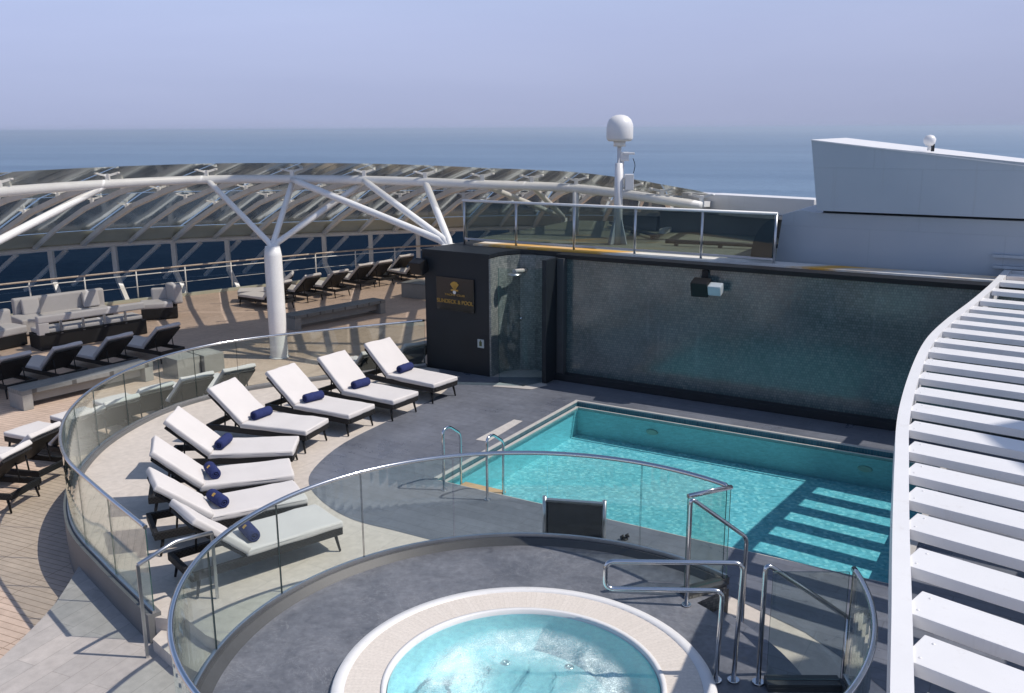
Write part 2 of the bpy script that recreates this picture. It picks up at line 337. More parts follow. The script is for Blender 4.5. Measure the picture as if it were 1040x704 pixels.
# ------------------------------------------------------------------ mesh builder
class MB:
    def __init__(s): s.bm = bmesh.new(); s.mi = 0
    def _tag(s, faces):
        for f in faces: f.material_index = s.mi
    def box(s, c, d, rz=0.0, bev=0.0, M4=None, seg=2):
        n0 = set(s.bm.faces)
        r = bmesh.ops.create_cube(s.bm, size=1.0)
        mat = Matrix.Translation(Vector(c)) @ (M4 if M4 is not None else Matrix.Rotation(rz, 4, 'Z')) @ Matrix.Diagonal((*d, 1))
        bmesh.ops.transform(s.bm, matrix=mat, verts=r['verts'])
        if bev:
            es = list({e for v in r['verts'] for e in v.link_edges})
            bmesh.ops.bevel(s.bm, geom=es, offset=bev, segments=seg, profile=.7, affect='EDGES', clamp_overlap=True)
        s._tag(set(s.bm.faces) - n0); return s
    def beam(s, a, b, w, h, up=Vector((0, 0, 1)), bev=0):
        a = Vector(a); b = Vector(b); d = b - a; L = d.length; x = d / L
        y = up.cross(x)
        if y.length < 1e-4: y = Vector((0, 1, 0)).cross(x)
        y.normalize(); z = x.cross(y)
        m4 = Matrix((x, y, z)).transposed().to_4x4()
        return s.box((a + b) / 2, (L, w, h), M4=m4, bev=bev)
    def tube(s, pts, r, n=10, closed=False, caps=True):
        pts = [Vector(p) for p in pts]; rs = r if isinstance(r, (list, tuple)) else [r] * len(pts)
        rings = []; prev = None; K = len(pts)
        for i, p in enumerate(pts):
            if closed: t = (pts[(i + 1) % K] - pts[i - 1])
            else: t = (pts[min(i + 1, K - 1)] - pts[max(i - 1, 0)])
            t.normalize()
            if prev is None:
                a = Vector((0, 0, 1)) if abs(t.z) < .9 else Vector((1, 0, 0))
                x = a.cross(t).normalized()
            else:
                x = (prev - t * prev.dot(t)).normalized()
            prev = x; y = t.cross(x)
            rings.append([s.bm.verts.new(p + (x * math.cos(k * 2 * PI / n) + y * math.sin(k * 2 * PI / n)) * rs[i]) for k in range(n)])
        fs = []
        for i in range(K if closed else K - 1):
            A, B = rings[i], rings[(i + 1) % K]
            for k in range(n):
                f = s.bm.faces.new((A[k], A[(k + 1) % n], B[(k + 1) % n], B[k])); f.smooth = True; fs.append(f)
        if caps and not closed:
            fs.append(s.bm.faces.new(list(reversed(rings[0])))); fs.append(s.bm.faces.new(rings[-1]))
        s._tag(fs); return s
    def lathe(s, prof, c=(0, 0, 0), n=32, a0=0, a1=2 * PI, smooth=True):
        full = abs(a1 - a0 - 2 * PI) < 1e-6; c = Vector(c); rings = []
        cnt = n if full else n + 1
        for k in range(cnt):
            a = a0 + (a1 - a0) * k / n
            rings.append([s.bm.verts.new(c + Vector((r * math.cos(a), r * math.sin(a), z))) for r, z in prof])
        fs = []
        for k in range(n):
            A, B = rings[k], rings[(k + 1) % cnt]
            for j in range(len(prof) - 1):
                try:
                    f = s.bm.faces.new((A[j], B[j], B[j + 1], A[j + 1])); f.smooth = smooth; fs.append(f)
                except ValueError: pass
        s._tag(fs); return s
    def prism(s, poly, z0, z1, bottom=True):
        n = len(poly)
        b = [s.bm.verts.new((p[0], p[1], z0)) for p in poly]; t = [s.bm.verts.new((p[0], p[1], z1)) for p in poly]
        fs = [s.bm.faces.new((b[i], b[(i + 1) % n], t[(i + 1) % n], t[i])) for i in range(n)]
        top = s.bm.faces.new(t); fs.append(top)
        caps = [top]
        if bottom: bo = s.bm.faces.new(list(reversed(b))); fs.append(bo); caps.append(bo)
        s._tag(fs)
        bmesh.ops.triangulate(s.bm, faces=caps); return s
    def sheet(s, outer, z, holes=()):
        es = []
        for loop in [outer, *holes]:
            vs = [s.bm.verts.new((p[0], p[1], z)) for p in loop]
            es += [s.bm.edges.new((vs[i], vs[(i + 1) % len(vs)])) for i in range(len(vs))]
        r = bmesh.ops.triangle_fill(s.bm, use_beauty=True, use_dissolve=False, edges=es)
        fs = [g for g in r['geom'] if isinstance(g, bmesh.types.BMFace)]
        for f in fs:
            f.normal_update()
            if f.normal.z < 0: f.normal_flip()
        s._tag(fs); return s
    def strip(s, rowA, rowB, smooth=True):
        A = [s.bm.verts.new(p) for p in rowA]; B = [s.bm.verts.new(p) for p in rowB]; fs = []
        for i in range(len(A) - 1):
            f = s.bm.faces.new((A[i], A[i + 1], B[i + 1], B[i])); f.smooth = smooth; fs.append(f)
        s._tag(fs); return s
    def wall(s, path, z0, z1, th, edge_mi=None, smooth=True):
        # an upright band of thickness th along a plan path (list of 2D points)
        pts = [Vector((p[0], p[1], 0)) for p in path]; K = len(pts); n = []
        for i in range(K):
            t = pts[min(i + 1, K - 1)] - pts[max(i - 1, 0)]; t.normalize(); n.append(Vector((-t.y, t.x, 0)))
        z0_ = (lambda i: z0(i) if callable(z0) else z0); z1_ = (lambda i: z1(i) if callable(z1) else z1)
        V = lambda i, sgn, z: s.bm.verts.new(pts[i] + n[i] * (sgn * th / 2) + Vector((0, 0, z)))
        q = [[V(i, -1, z0_(i)), V(i, 1, z0_(i)), V(i, 1, z1_(i)), V(i, -1, z1_(i))] for i in range(K)]
        big = []; thin = []
        for i in range(K - 1):
            a, b = q[i], q[i + 1]
            for j in range(4):
                f = s.bm.faces.new((a[j], b[j], b[(j + 1) % 4], a[(j + 1) % 4]))
                (big if j in (1, 3) else thin).append(f)
                f.smooth = False
        thin.append(s.bm.faces.new(list(reversed(q[0])))); thin.append(s.bm.faces.new(q[-1]))
        s._tag(big + thin)
        if edge_mi is not None:
            for f in thin: f.material_index = edge_mi
        return s
    def build(s, name, mats, parent=None, local=False):
        me = bpy.data.meshes.new(name)
        if getattr(s, 'recalc', True): bmesh.ops.recalc_face_normals(s.bm, faces=[f for f in s.bm.faces])
        if parent is not None and not local:
            bmesh.ops.transform(s.bm, matrix=WM[root(parent).name].inverted(), verts=s.bm.verts)
        s.bm.to_mesh(me); s.bm.free()
        for m in (mats if isinstance(mats, (list, tuple)) else [mats]): me.materials.append(m)
        o = bpy.data.objects.new(name, me); COL.objects.link(o)
        if parent is not None: o.parent = parent
        return o
WM = {}
def root(o):
    while o.parent: o = o.parent
    return o
def tag(o, label=None, cat=None, group=None, kind=None):
    if label: o['label'] = label
    if cat: o['category'] = cat
    if group: o['group'] = group
    if kind: o['kind'] = kind
    return o
def thing(name, label, cat, loc=(0, 0, 0), rz=0.0, group=None):
    o = bpy.data.objects.new(name, None); COL.objects.link(o)
    o.location = loc; o.rotation_euler = (0, 0, rz); o.empty_display_size = .2
    WM[o.name] = Matrix.Translation(Vector(loc)) @ Matrix.Rotation(rz, 4, 'Z')
    return tag(o, label, cat, group)
def struct(name, mb, m):
    o = mb.build(name, m); o['kind'] = 'structure'; return o
def dup(src, loc, rz, label):
    kids = {}
    for o in bpy.data.objects:
        if o.parent: kids.setdefault(o.parent.name, []).append(o)
    def rec(o, parent):
        c = o.copy(); COL.objects.link(c)
        if parent is not None: c.parent = parent
        for k in kids.get(o.name, []): rec(k, c)
        return c
    r = rec(src, None); r.location = loc; r.rotation_euler = (0, 0, rz); r['label'] = label
    WM[r.name] = Matrix.Translation(Vector(loc)) @ Matrix.Rotation(rz, 4, 'Z'); return r
def cat_(pts, n=8, closed=False):
    pts = [Vector(p) for p in pts]; K = len(pts); out = []
    for i in range(K if closed else K - 1):
        g = (lambda j: pts[j % K]) if closed else (lambda j: pts[max(0, min(K - 1, j))])
        p0, p1, p2, p3 = g(i - 1), g(i), g(i + 1), g(i + 2)
        for k in range(n):
            t = k / n
            out.append(.5 * ((2 * p1) + (p2 - p0) * t + (2 * p0 - 5 * p1 + 4 * p2 - p3) * t * t + (3 * p1 - p0 - 3 * p2 + p3) * t ** 3))
    if not closed: out.append(pts[-1])
    return out
def resample(pts, step):
    out = [pts[0]]; acc = 0
    for a, b in zip(pts, pts[1:]):
        L = (b - a).length
        while acc + L >= step:
            t = (step - acc) / L; a = a + (b - a) * t; L = (b - a).length; out.append(a.copy()); acc = 0
        acc += L
    if (out[-1] - pts[-1]).length > step * .3: out.append(pts[-1])
    return out
def fillet(pts, r, n=6):
    pts = [Vector(p) for p in pts]; out = [pts[0]]
    for i in range(1, len(pts) - 1):
        a = (pts[i - 1] - pts[i]); b = (pts[i + 1] - pts[i])
        d = min(r, a.length * .49, b.length * .49); a.normalize(); b.normalize()
        p0 = pts[i] + a * d; p2 = pts[i] + b * d
        for k in range(n + 1):
            t = k / n; out.append(p0 * (1 - t) ** 2 + pts[i] * 2 * t * (1 - t) + p2 * t * t)
    out.append(pts[-1]); return out
def arc(c, r, a0, a1, n):
    return [Vector((c[0] + r * math.cos(R(a0 + (a1 - a0) * k / n)), c[1] + r * math.sin(R(a0 + (a1 - a0) * k / n)), 0)) for k in range(n + 1)]

# ------------------------------------------------------------------ plan curves
GC = (0.07, 7.50)                                            # centre of the hot tub platform
LG = cat_([(-4.05, 9.36, 0), (-5.12, 10.55, 0), (-6.02, 11.65, 0), (-6.66, 12.9, 0), (-7.02, 14.2, 0), (-7.1, 15.5, 0), (-6.85, 16.9, 0),
           (-6.3, 17.95, 0), (-5.4, 18.78, 0), (-3.9, 19.6, 0), (-2.0, 20.5, 0)], 8)
RAIL = cat_([(x * 1.052, y * 1.052, 0) for x, y in ((-24, 18.6), (-21.8, 21.6), (-18.8, 25.0), (-15.8, 28.0), (-13.5, 30.1), (-11.2, 32.0), (-8.8, 33.9), (-6.5, 35.6),
             (-3.9, 37.0), (0, 38.0), (5, 38.2))], 6)
PU0, PU1, PV0, PV1 = -7.97, -1.25, 10.96, 15.81              # the pool in the ship frame
WV = 17.24                                                   # face of the mosaic wall
CA = P(434, 371.5, 0); CB = P(497.5, 383, 0)   # front of the cabin

# ------------------------------------------------------------------ sea, hull, decks
mb = MB(); mb.sheet([(-15000, -2000), (15000, -2000), (15000, 14000), (-15000, 14000)], -42); struct('sea', mb, M['sea'])

outer = [Vector((-24, -4, 0))] + RAIL + [Vector((14, 38, 0)), Vector((22, 30, 0)), S(4, 17.6), S(-9, 17.6), Vector((-1.2, 21.6, 0)), Vector((-2.0, 20.5, 0))] + list(reversed(LG))[1:] + \
        [P(187, 627, 0), P(227, 653, 0), Vector((-2.4, 6.5, 0)), Vector((-2.0, -4, 0))]
mb = MB(); mb.prism([(p.x, p.y) for p in outer], -2.6, ZO); struct('outer_deck', mb, M['teak'])
# ship's side below the decks
mb = MB(); mb.prism([(p.x, p.y) for p in [Vector((-23.8, -3.8, 0))] + [q + Vector((.15, -.2, 0)) for q in RAIL] + [Vector((13.8, 37.6, 0)), Vector((40, 20, 0)), Vector((40, -4, 0))]], -41.9, -2.62)
struct('ship_hull', mb, M['super'])
# stone walkway
wk = [P(96, 575, ZP), P(84, 568, ZP), P(70, 592, ZP), P(57, 612, ZP), P(40, 631, ZP), P(20, 651, ZP), P(-10, 679, ZP), P(-60, 730, ZP), Vector((-4.5, 5.5, 0)), Vector((-2.5, 5.0, 0)), P(215, 690, ZP), P(178, 652, ZP), P(150, 632, ZP), P(120, 604, ZP)]
mb = MB(); mb.prism([(p.x, p.y) for p in wk], ZO - .05, ZP); struct('stone_walkway', mb, M['paving'])

# raised pool deck
circ_top = arc(GC, 2.62, 162, -88, 40)
REC = [CB + Vector((.17, .35, 0)), CB + Vector((.37, .59, 0)), CB + Vector((.67, .73, 0)), CB + Vector((1.01, .67, 0)), S(-9.2, WV + .30)]
pd = [p for p in LG] + [CB] + REC + [S(-9.2, WV), S(4, WV), Vector((12, 6, 0)), Vector((10, -4, 0)), Vector((.2, -4, 0))] + list(reversed(circ_top)) + [P(227, 653, 0), P(209, 645, 0), P(187, 627, 0), P(176, 629, 0)]
hole = [S(PU0, PV0), S(PU1, PV0), S(PU1, PV1), S(PU0, PV1)]
mb = MB(); mb.sheet([(p.x, p.y) for p in pd], 0.0, [[(p.x, p.y) for p in hole]])
# its upright edge by the walkway
edge_pts = [LG[0], P(176, 629, 0), P(187, 627, 0), P(209, 645, 0), P(227, 653, 0), Vector((-2.3, 8.0, 0))]
mb.strip([Vector((p.x, p.y, 0)) for p in edge_pts], [Vector((p.x, p.y, ZP - .05)) for p in edge_pts], smooth=False)
struct('pool_deck', mb, M['beige'])
st = [P(155, 649, -.15), P(166, 659, -.15), P(182, 673, -.15), P(207, 686, -.15), Vector((-2.6, 7.3, 0)), Vector((-2.35, 8.3, 0)), P(209, 643, 0), P(187, 625, 0), P(172, 632, -.15)]
mb = MB(); mb.prism([(p.x, p.y) for p in st], ZP - .05, -.15); struct('deck_step', mb, M['beige'])
# slate field round the pool
dk = [P(445, 552, 0)] + cat_([(-1.07, 11.31, 0), (-1.63, 11.63, 0), (-2.25, 11.99, 0), (-2.76, 12.56, 0), (-3.15, 13.3, 0), (-3.22, 14.05, 0), (-2.95, 15.25, 0), (-2.26, 16.64, 0), (-1.62, 17.9, 0), (-1.35, 18.9, 0), (-1.62, 19.8, 0)], 4) + \
     [CA + Vector((.3, -.3, 0)), CB, S(-9.2, WV), S(3.5, WV), Vector((11, 7, 0)), Vector((3.9, 7.0, 0)), P(881, 687, 0), P(818, 643, 0), P(760, 615, 0), P(741, 605, 0)] + arc(GC, 2.7, 40, 112, 12)
mb = MB(); mb.sheet([(p.x, p.y) for p in dk], 0.004, [[(p.x, p.y) for p in [S(PU0 - .06, PV0 - .02), S(PU1 + .06, PV0 - .02), S(PU1 + .06, PV1 + .06), S(PU0 - .06, PV1 + .06)]]])
struct('slate_floor', mb, M['slate'])
mp_ = [P(483, 447, 0), P(522, 426.5, 0), P(531, 428, 0), P(496, 449, 0)]
mb = MB(); mb.sheet([(p.x, p.y) for p in mp_], 0.008); struct('pale_tile_strip', mb, M['mat'])

# ------------------------------------------------------------------ pool
pool = thing('swimming_pool', 'rectangular turquoise swimming pool in the slate deck below the dark mosaic wall', 'pool', S((PU0 + PU1) / 2, (PV0 + PV1) / 2, -.72))
ZW = -.075; ZF = -.68
mb = MB()
for (a, b) in ((S(PU0, PV0), S(PU1, PV0)), (S(PU1, PV0), S(PU1, PV1)), (S(PU1, PV1), S(PU0, PV1)), (S(PU0, PV1), S(PU0, PV0))):
    mb.strip([a + Vector((0, 0, -.16)), b + Vector((0, 0, -.16))], [a + Vector((0, 0, ZF)), b + Vector((0, 0, ZF))], False)
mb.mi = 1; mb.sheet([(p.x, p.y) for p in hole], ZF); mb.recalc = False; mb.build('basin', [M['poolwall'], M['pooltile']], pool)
mb = MB()
for (a, b) in ((S(PU0, PV0), S(PU1, PV0)), (S(PU1, PV0), S(PU1, PV1)), (S(PU1, PV1), S(PU0, PV1)), (S(PU0, PV1), S(PU0, PV0))):
    mb.strip([a + Vector((0, 0, .0)), b + Vector((0, 0, .0))], [a + Vector((0, 0, -.16)), b + Vector((0, 0, -.16))], False)
mb.build('tile_band', M['poolband'], pool)
mb = MB()
mb.box(S((PU0 + PU1) / 2, PV1 + .0325, .008), (PU1 - PU0 + .13, .065, .03), UANG, .008)
mb.box(S(PU0 - .0325, (PV0 + PV1) / 2, .0075), (.065, PV1 - PV0, .03), UANG, .008)
mb.box(S(PU1 + .045, (PV0 + PV1) / 2, .0075), (.09, PV1 - PV0, .03), UANG, .008)
mb.build('coping', M['coping'], pool)
mb = MB()
mb.box(S((PU0 + PU1) / 2, PV1 - .10, ZW - .015), (PU1 - PU0, .03, .05), UANG)
mb.box(S(PU0 + .05, (PV0 + PV1) / 2, ZW - .015), (.06, PV1 - PV0 - .25, .05), UANG)
mb.build('overflow_ledge', M['coping'], pool)
mb = MB(); n = 60
hz = [S(PU0 + .0, PV0), S(PU1, PV0), S(PU1, PV1), S(PU0, PV1)]
mb.sheet([(p.x, p.y) for p in hz], ZW); mb.recalc = False; mb.build('water', M['poolwater'], pool)
for (px, py) in ((662, 440), (878, 478)):
    p = P(px, py, -.38); u = p.dot(UU)
    mb = MB(); c = S(u, PV1 - .012, -.36)
    m4 = Matrix.Rotation(UANG, 4, 'Z') @ Matrix.Rotation(PI / 2, 4, 'X')
    b2 = bmesh.ops.create_cone(mb.bm, cap_ends=True, segments=20, radius1=.13, radius2=.11, depth=.03); bmesh.ops.scale(mb.bm, vec=(1, .45, 1), verts=b2['verts'])
    bmesh.ops.transform(mb.bm, matrix=Matrix.Translation(c) @ m4, verts=b2['verts']); mb.build('underwater_light', M['frit'], pool)

# pool ladder
lb = [P(451, 498, 0), P(495, 508, 0)]
lad = thing('pool_ladder', 'bright steel pool ladder with two hooped handrails at the pool corner', 'ladder', (lb[0] + lb[1]) / 2)
wv = [PY(469, 486, (lb[0] + VV * .42).y), PY(513, 500, (lb[1] + VV * .42).y)]
for i in (0, 1):
    a = lb[i]; b = a + VV * .46
    pts = fillet([a, a + Vector((0, 0, .96)), a + VV * .16 + Vector((0, 0, .98)), b + Vector((0, 0, .78)), b + Vector((0, 0, -.5))], .09)
    mb = MB(); mb.tube(pts, .021, 10); o = mb.build('handrail', M['steel'], lad)
    mb = MB(); mb.tube([a + Vector((0, 0, .003)), a + Vector((0, 0, .02))], .05, 14); mb.build('base_flange', M['steel'], o)
c = (lb[0] + lb[1]) / 2 + VV * .46
mb = MB(); mb.box(c + Vector((0, 0, -.07)), (.74, .2, .04), UANG, .006); mb.build('tread', M['tan'], lad)
mb = MB(); mb.box(c + Vector((0, 0, -.36)), (.74, .12, .04), UANG, .006); mb.build('tread', M['satin'], lad)

# ------------------------------------------------------------------ hot tub platform
A0, A1 = -3.0, 37.0                                        # the stair opening
RO_, RI_, RT = 3.0, 2.895, 2.38
pl = arc(GC, RO_ - .02, A1, 360 + A0, 80) + arc(GC, RT, A0, A1, 12)
hole_t = arc(GC, 1.62, 0, 360, 64)[:-1]
mb = MB(); mb.sheet([(p.x, p.y) for p in pl], ZJ, [[(p.x, p.y) for p in hole_t]])
mb.strip([Vector((p.x, p.y, ZJ)) for p in arc(GC, RT, A0, A1, 12)], [Vector((p.x, p.y, -.05)) for p in arc(GC, RT, A0, A1, 12)], True)
struct('hot_tub_deck', mb, M['jacdeck'])
mb = MB()
mb.prism([(p.x, p.y) for p in arc(GC, RT + .02, A0, A1, 12) + arc(GC, RT + .38, A1, A0, 12)], -.05, .18)
struct('platform_step', mb, M['slate'])

TC = (0.09, 7.46)
tub = thing('hot_tub', 'round bubbling hot tub with white rim and pale beige tiled ring', 'hot tub', (TC[0], TC[1], ZJ))
c3 = (TC[0], TC[1], 0); zr = .445
mb = MB(); mb.lathe([(1.745, ZJ - .02), (1.75, zr - .02), (1.735, zr), (1.625, zr + .004), (1.62, zr - .03)], c3, 96); mb.build('outer_rim', M['white'], tub)
def mk_ring():
    m, nt, out = newmat('beige_ring_tiles')
    g = N(nt, 'ShaderNodeTexCoord'); sx = N(nt, 'ShaderNodeSeparateXYZ'); nt.links.new(g.outputs['Object'], sx.inputs[0])
    at = N(nt, 'ShaderNodeMath', operation='ARCTAN2'); nt.links.new(sx.outputs[1], at.inputs[0]); nt.links.new(sx.outputs[0], at.inputs[1])
    ml = N(nt, 'ShaderNodeMath', operation='MULTIPLY'); nt.links.new(at.outputs[0], ml.inputs[0]); ml.inputs[1].default_value = 30
    fr = N(nt, 'ShaderNodeMath', operation='FRACT'); nt.links.new(ml.outputs[0], fr.inputs[0])
    j = ramp(nt, fr.outputs[0], .03, .09)
    fl = N(nt, 'ShaderNodeMath', operation='FLOOR'); nt.links.new(ml.outputs[0], fl.inputs[0])
    wn = N(nt, 'ShaderNodeTexWhiteNoise', noise_dimensions='1D'); nt.links.new(fl.outputs[0], wn.inputs['W'])
    c = mixc(nt, wn.outputs['Value'], (.66, .60, .54), (.69, .63, .57))
    c = mixc(nt, j, (.58, .52, .46), c)
    f = noise(nt, g.outputs['Object'], 40, 3)
    c = mixc(nt, 1, c, ramp(nt, f, .3, .7, (.9, .9, .9), (1.06, 1.06, 1.06)), 'MULTIPLY')
    bsdf(nt, out, c, .55); return m
mb = MB(); mb.lathe([(1.622, zr - .002), (1.30, zr - .012)], c3, 96); mb.build('tile_ring', mk_ring(), tub)
mb = MB(); mb.lathe([(1.302, zr - .03), (1.299, zr - .004), (1.275, zr - .003), (1.256, zr - .010), (1.25, zr - .10)], c3, 96); mb.build('inner_lip', M['white'], tub)
mb = MB(); mb.lathe([(1.243, zr - .05), (1.21, zr - .45), (.82, zr - .47), (.78, zr - .80), (.0, zr - .82)], c3, 72)
mb.build('basin', m_plain('tub_shell', (.57, .86, .93), .3, var=.05, scale=4), tub)
mb = MB(); mb.lathe([(max(.0005, 1.246 - 1.2455 * k / 44), zr - .055) for k in range(45)], c3, 120)
for v in mb.bm.verts:
    rr_ = math.hypot(v.co.x - TC[0], v.co.y - TC[1]); w_ = max(0, 1 - abs(rr_ - .65) / .5)
    v.co.z += (.010 + .022 * w_) * (mnoise.noise(v.co * 6.0) + .7 * mnoise.noise(v.co * 14.0)) if rr_ < 1.22 else 0
for f in mb.bm.faces:
    f.normal_update()
    if f.normal.z < 0: f.normal_flip()
mb.recalc = False; mb.build('water', M['tubwater'], tub)
for a, r_ in ((62, 1.02), (100, 1.0), (140, .98), (25, 1.05)):
    mb = MB(); q = Vector((TC[0] + r_ * math.cos(R(a)), TC[1] + r_ * math.sin(R(a)), zr - .465))
    mb.lathe([(.05, 0), (.045, .014), (.02, .016), (.015, .006)], q, 14); mb.build('jet', M['satin'], tub)

# curb of the round guard
def curb(name, label, a0, a1, n):
    o = thing(name, label, 'kerb', (GC[0] + 2.87 * math.cos(R((a0 + a1) / 2)), GC[1] + 2.87 * math.sin(R((a0 + a1) / 2)), ZO))
    return o
GZ = .46; GT = 1.55
def guard_piece(name, label, a0, a1, panels, returns=None, gz0=GZ):
    mid = R((a0 + a1) / 2)
    g = thing(name, label, 'guard rail', (GC[0] + 2.93 * math.cos(mid), GC[1] + 2.93 * math.sin(mid), ZO))
    # curb
    mb = MB()
    n = max(8, int(abs(a1 - a0) / 3))
    mb.lathe([(RO_, ZO), (RO_, GZ), (RI_, GZ)], (GC[0], GC[1], 0), n, R(a0), R(a1), smooth=False)
    top_ = arc(GC, RI_, a0, a1, n); bot_ = arc((.085, 7.53), 2.80, a0, a1, n) if a1 > a0 else arc(GC, RI_, a0, a1, n)
    mb.strip([p + Vector((0, 0, GZ)) for p in top_], [p + Vector((0, 0, ZJ - .02)) for p in bot_])
    for a in (a0, a1):
        q = [Vector((GC[0] + r * math.cos(R(a)), GC[1] + r * math.sin(R(a)), z)) for r, z in ((RO_, ZO), (RO_, GZ), (RI_, GZ), (RI_, ZO))]
        mb.bm.faces.new([mb.bm.verts.new(v) for v in q])
    mb.build('curb', M['curb'], g)
    for i in range(panels):
        b0 = a0 + (a1 - a0) * i / panels + .12; b1 = a0 + (a1 - a0) * (i + 1) / panels - .12
        mb = MB(); pth = arc(GC, 2.945, b0, b1, 10)
        mb.wall([(p.x, p.y) for p in pth], GZ + .003, GT - .02, .014, 1)
        mb.build('glass_panel', [M['glass'], M['edgeglass']], g)
    mb = MB()
    pth = [p + Vector((0, 0, GT)) for p in arc(GC, 2.945, a0, a1, n * 2)]
    if returns is not None: pth = fillet([*returns, pth[0]], .02)[:-1] + pth if returns[0] is not None else pth
    mb.tube(pth, .026, 12); mb.build('handrail', M['steel'], g)
    mb = MB(); mb.lathe([(2.962, GZ), (2.962, GZ + .045), (2.928, GZ + .045), (2.928, GZ)], (GC[0], GC[1], 0), n * 2, R(a0), R(a1), False)
    mb.build('glass_channel', M['satin'], g)
    return g
gA_end = Vector((GC[0] + 2.945 * math.cos(R(38.4)), GC[1] + 2.945 * math.sin(R(38.4)), 0))
gA_in = Vector((1.86, 9.08, 0))
G1 = guard_piece('curved_glass_guard', 'long curved glass guard with steel rail on a dark curb round the hot tub', 38.4, 262, 10, [gA_in + Vector((0, 0, GT))])
def wing(g, a, b, mat_face):
    mb = MB(); d = (b - a).normalized(); nrm = Vector((-d.y, d.x, 0))
    mb.beam(a + Vector((0, 0, (GZ - .004 + ZO) / 2)), b + Vector((0, 0, (GZ - .004 + ZO) / 2)), .16, GZ - .004 - ZO)
    o = mb.build('curb_return', M['curb'], g)
    mb = MB(); q = a.lerp(b, .5)
    for sgn in (-1, 1):
        mb.beam(a + nrm * sgn * .083 + Vector((0, 0, .18)), b + nrm * sgn * .083 + Vector((0, 0, .18)), .006, .48)
    mb.build('mosaic_facing', mat_face, o)
    mb = MB(); mb.wall([(a.x, a.y), (b.x, b.y)], GZ + .003, GT - .02, .014, 1); mb.build('glass_panel', [M['glass'], M['edgeglass']], g)
wing(G1, gA_in, gA_end - (gA_end - gA_in).normalized() * .06, M['mosaicriser'])
G2 = guard_piece('curved_glass_guard', 'short curved glass guard on the right of the stair to the hot tub', -1.5, -80, 3)
gB_out = Vector((GC[0] + 2.9, GC[1] - .10, 0)); gB_in = Vector((2.30, 7.41, 0))
wing(G2, gB_in, gB_out, M['curb'])

# hot tub grab rail
t0 = PY(755, 572, 7.5); tl = PY(615, 573, 7.55); t1 = PY(734, 600, 7.5); tl2 = PY(615, 599, 7.55)
b1 = Vector((t0.x - .03, 7.5, ZJ)); b0 = Vector((t1.x - .02, 7.5, ZJ))
gr = thing('grab_rail', 'steel double bar grab rail reaching over the hot tub edge', 'handrail', b0)
pts = fillet([b1, t0, Vector((tl.x, tl.y, t0.z)), Vector((tl.x, tl.y, t1.z)), t1, b0], .085, 7)
mb = MB(); mb.tube(pts, .022, 12); mb.build('rail_tube', M['steel'], gr)
for b in (b0, b1):
    mb = MB(); mb.tube([b + Vector((0, 0, .003)), b + Vector((0, 0, .022))], .055, 16); mb.build('base_flange', M['steel'], gr)
# stair rails
a0 = P(697, 615, ZJ); a1 = P(753, 639, 0); t0 = PY(701, 506, a0.y); t1 = PY(760, 546, a1.y); t1 = Vector((a1.x, a1.y, t1.z)); t0 = Vector((a0.x, a0.y, t0.z))
sr = thing('stair_rail', 'sloping steel stair handrail beside the mosaic end of the curb', 'handrail', a0)
mb = MB(); mb.tube(fillet([a0, t0, t1, a1], .07, 7), .022, 12); mb.build('rail_tube', M['steel'], sr)
for b in (a0, Vector((a1.x, a1.y, .004))):
    mb = MB(); mb.tube([b + Vector((0, 0, .003)), b + Vector((0, 0, .02))], .05, 16); mb.build('base_flange', M['steel'], sr)
c0 = P(770, 694, ZJ); ct = PY(780, 572, c0.y); ct = Vector((c0.x, c0.y, ct.z)); ce = P(862, 628, .98)
sr2 = thing('stair_rail', 'dark sloping steel stair handrail running to the short glass guard on the right', 'handrail', c0)
mb = MB(); mb.tube(fillet([c0, ct, ce], .09, 7), .023, 12); mb.build('rail_tube', M['steel'], sr2)
mb = MB(); mb.tube([c0 + Vector((0, 0, .003)), c0 + Vector((0, 0, .022))], .055, 16); mb.build('base_flange', M['steel'], sr2)
mb = MB(); mb.tube([Vector((ce.x, ce.y, 0.005)), Vector((ce.x, ce.y, ce.z + .02))], .018, 10); mb.build('end_post', M['steel'], sr2)

# black panel between posts behind the guard, and a small deck fitting
q0 = P(553, 553, 0); q1 = P(613, 558, 0)
bp = thing('low_screen', 'low black screen panel between two steel posts beside the pool', 'screen', (q0 + q1) / 2)
zt = PY(582, 509, (q0.y + q1.y) / 2).z
for q in (q0, q1):
    mb = MB(); mb.tube([q + Vector((0, 0, .005)), q + Vector((0, 0, zt + .04))], .028, 12); mb.build('post', M['satin'], bp)
d = (q1 - q0).normalized()
mb = MB(); mb.beam(q0 + d * .03 + Vector((0, 0, zt / 2 + .03)), q1 - d * .03 + Vector((0, 0, zt / 2 + .03)), .05, zt - .1); mb.build('panel', M['dark'], bp)
mb = MB(); mb.beam(q0 + d * .03 + Vector((0, 0, zt - .01)), q1 - d * .03 + Vector((0, 0, zt - .01)), .07, .03); mb.build('top_bar', M['satin'], bp)
q = P(634, 548, 0)
df = thing('deck_spotlight', 'tiny black twin spotlight on the slate floor near the pool edge', 'spotlight', q)
mb = MB(); mb.lathe([(.001, .0), (.05, .0), (.05, .02), (.02, .022), (.001, .022)], q, 16); mb.build('base', M['black'], df)
for s_ in (-1, 1):
    mb = MB(); mb.tube([q + Vector((s_ * .035 - .02, .02 * s_, .035)), q + Vector((s_ * .035 + .03, .02 * s_, .055))], [.02, .03], 12); mb.build('lamp_head', M['black'], df)

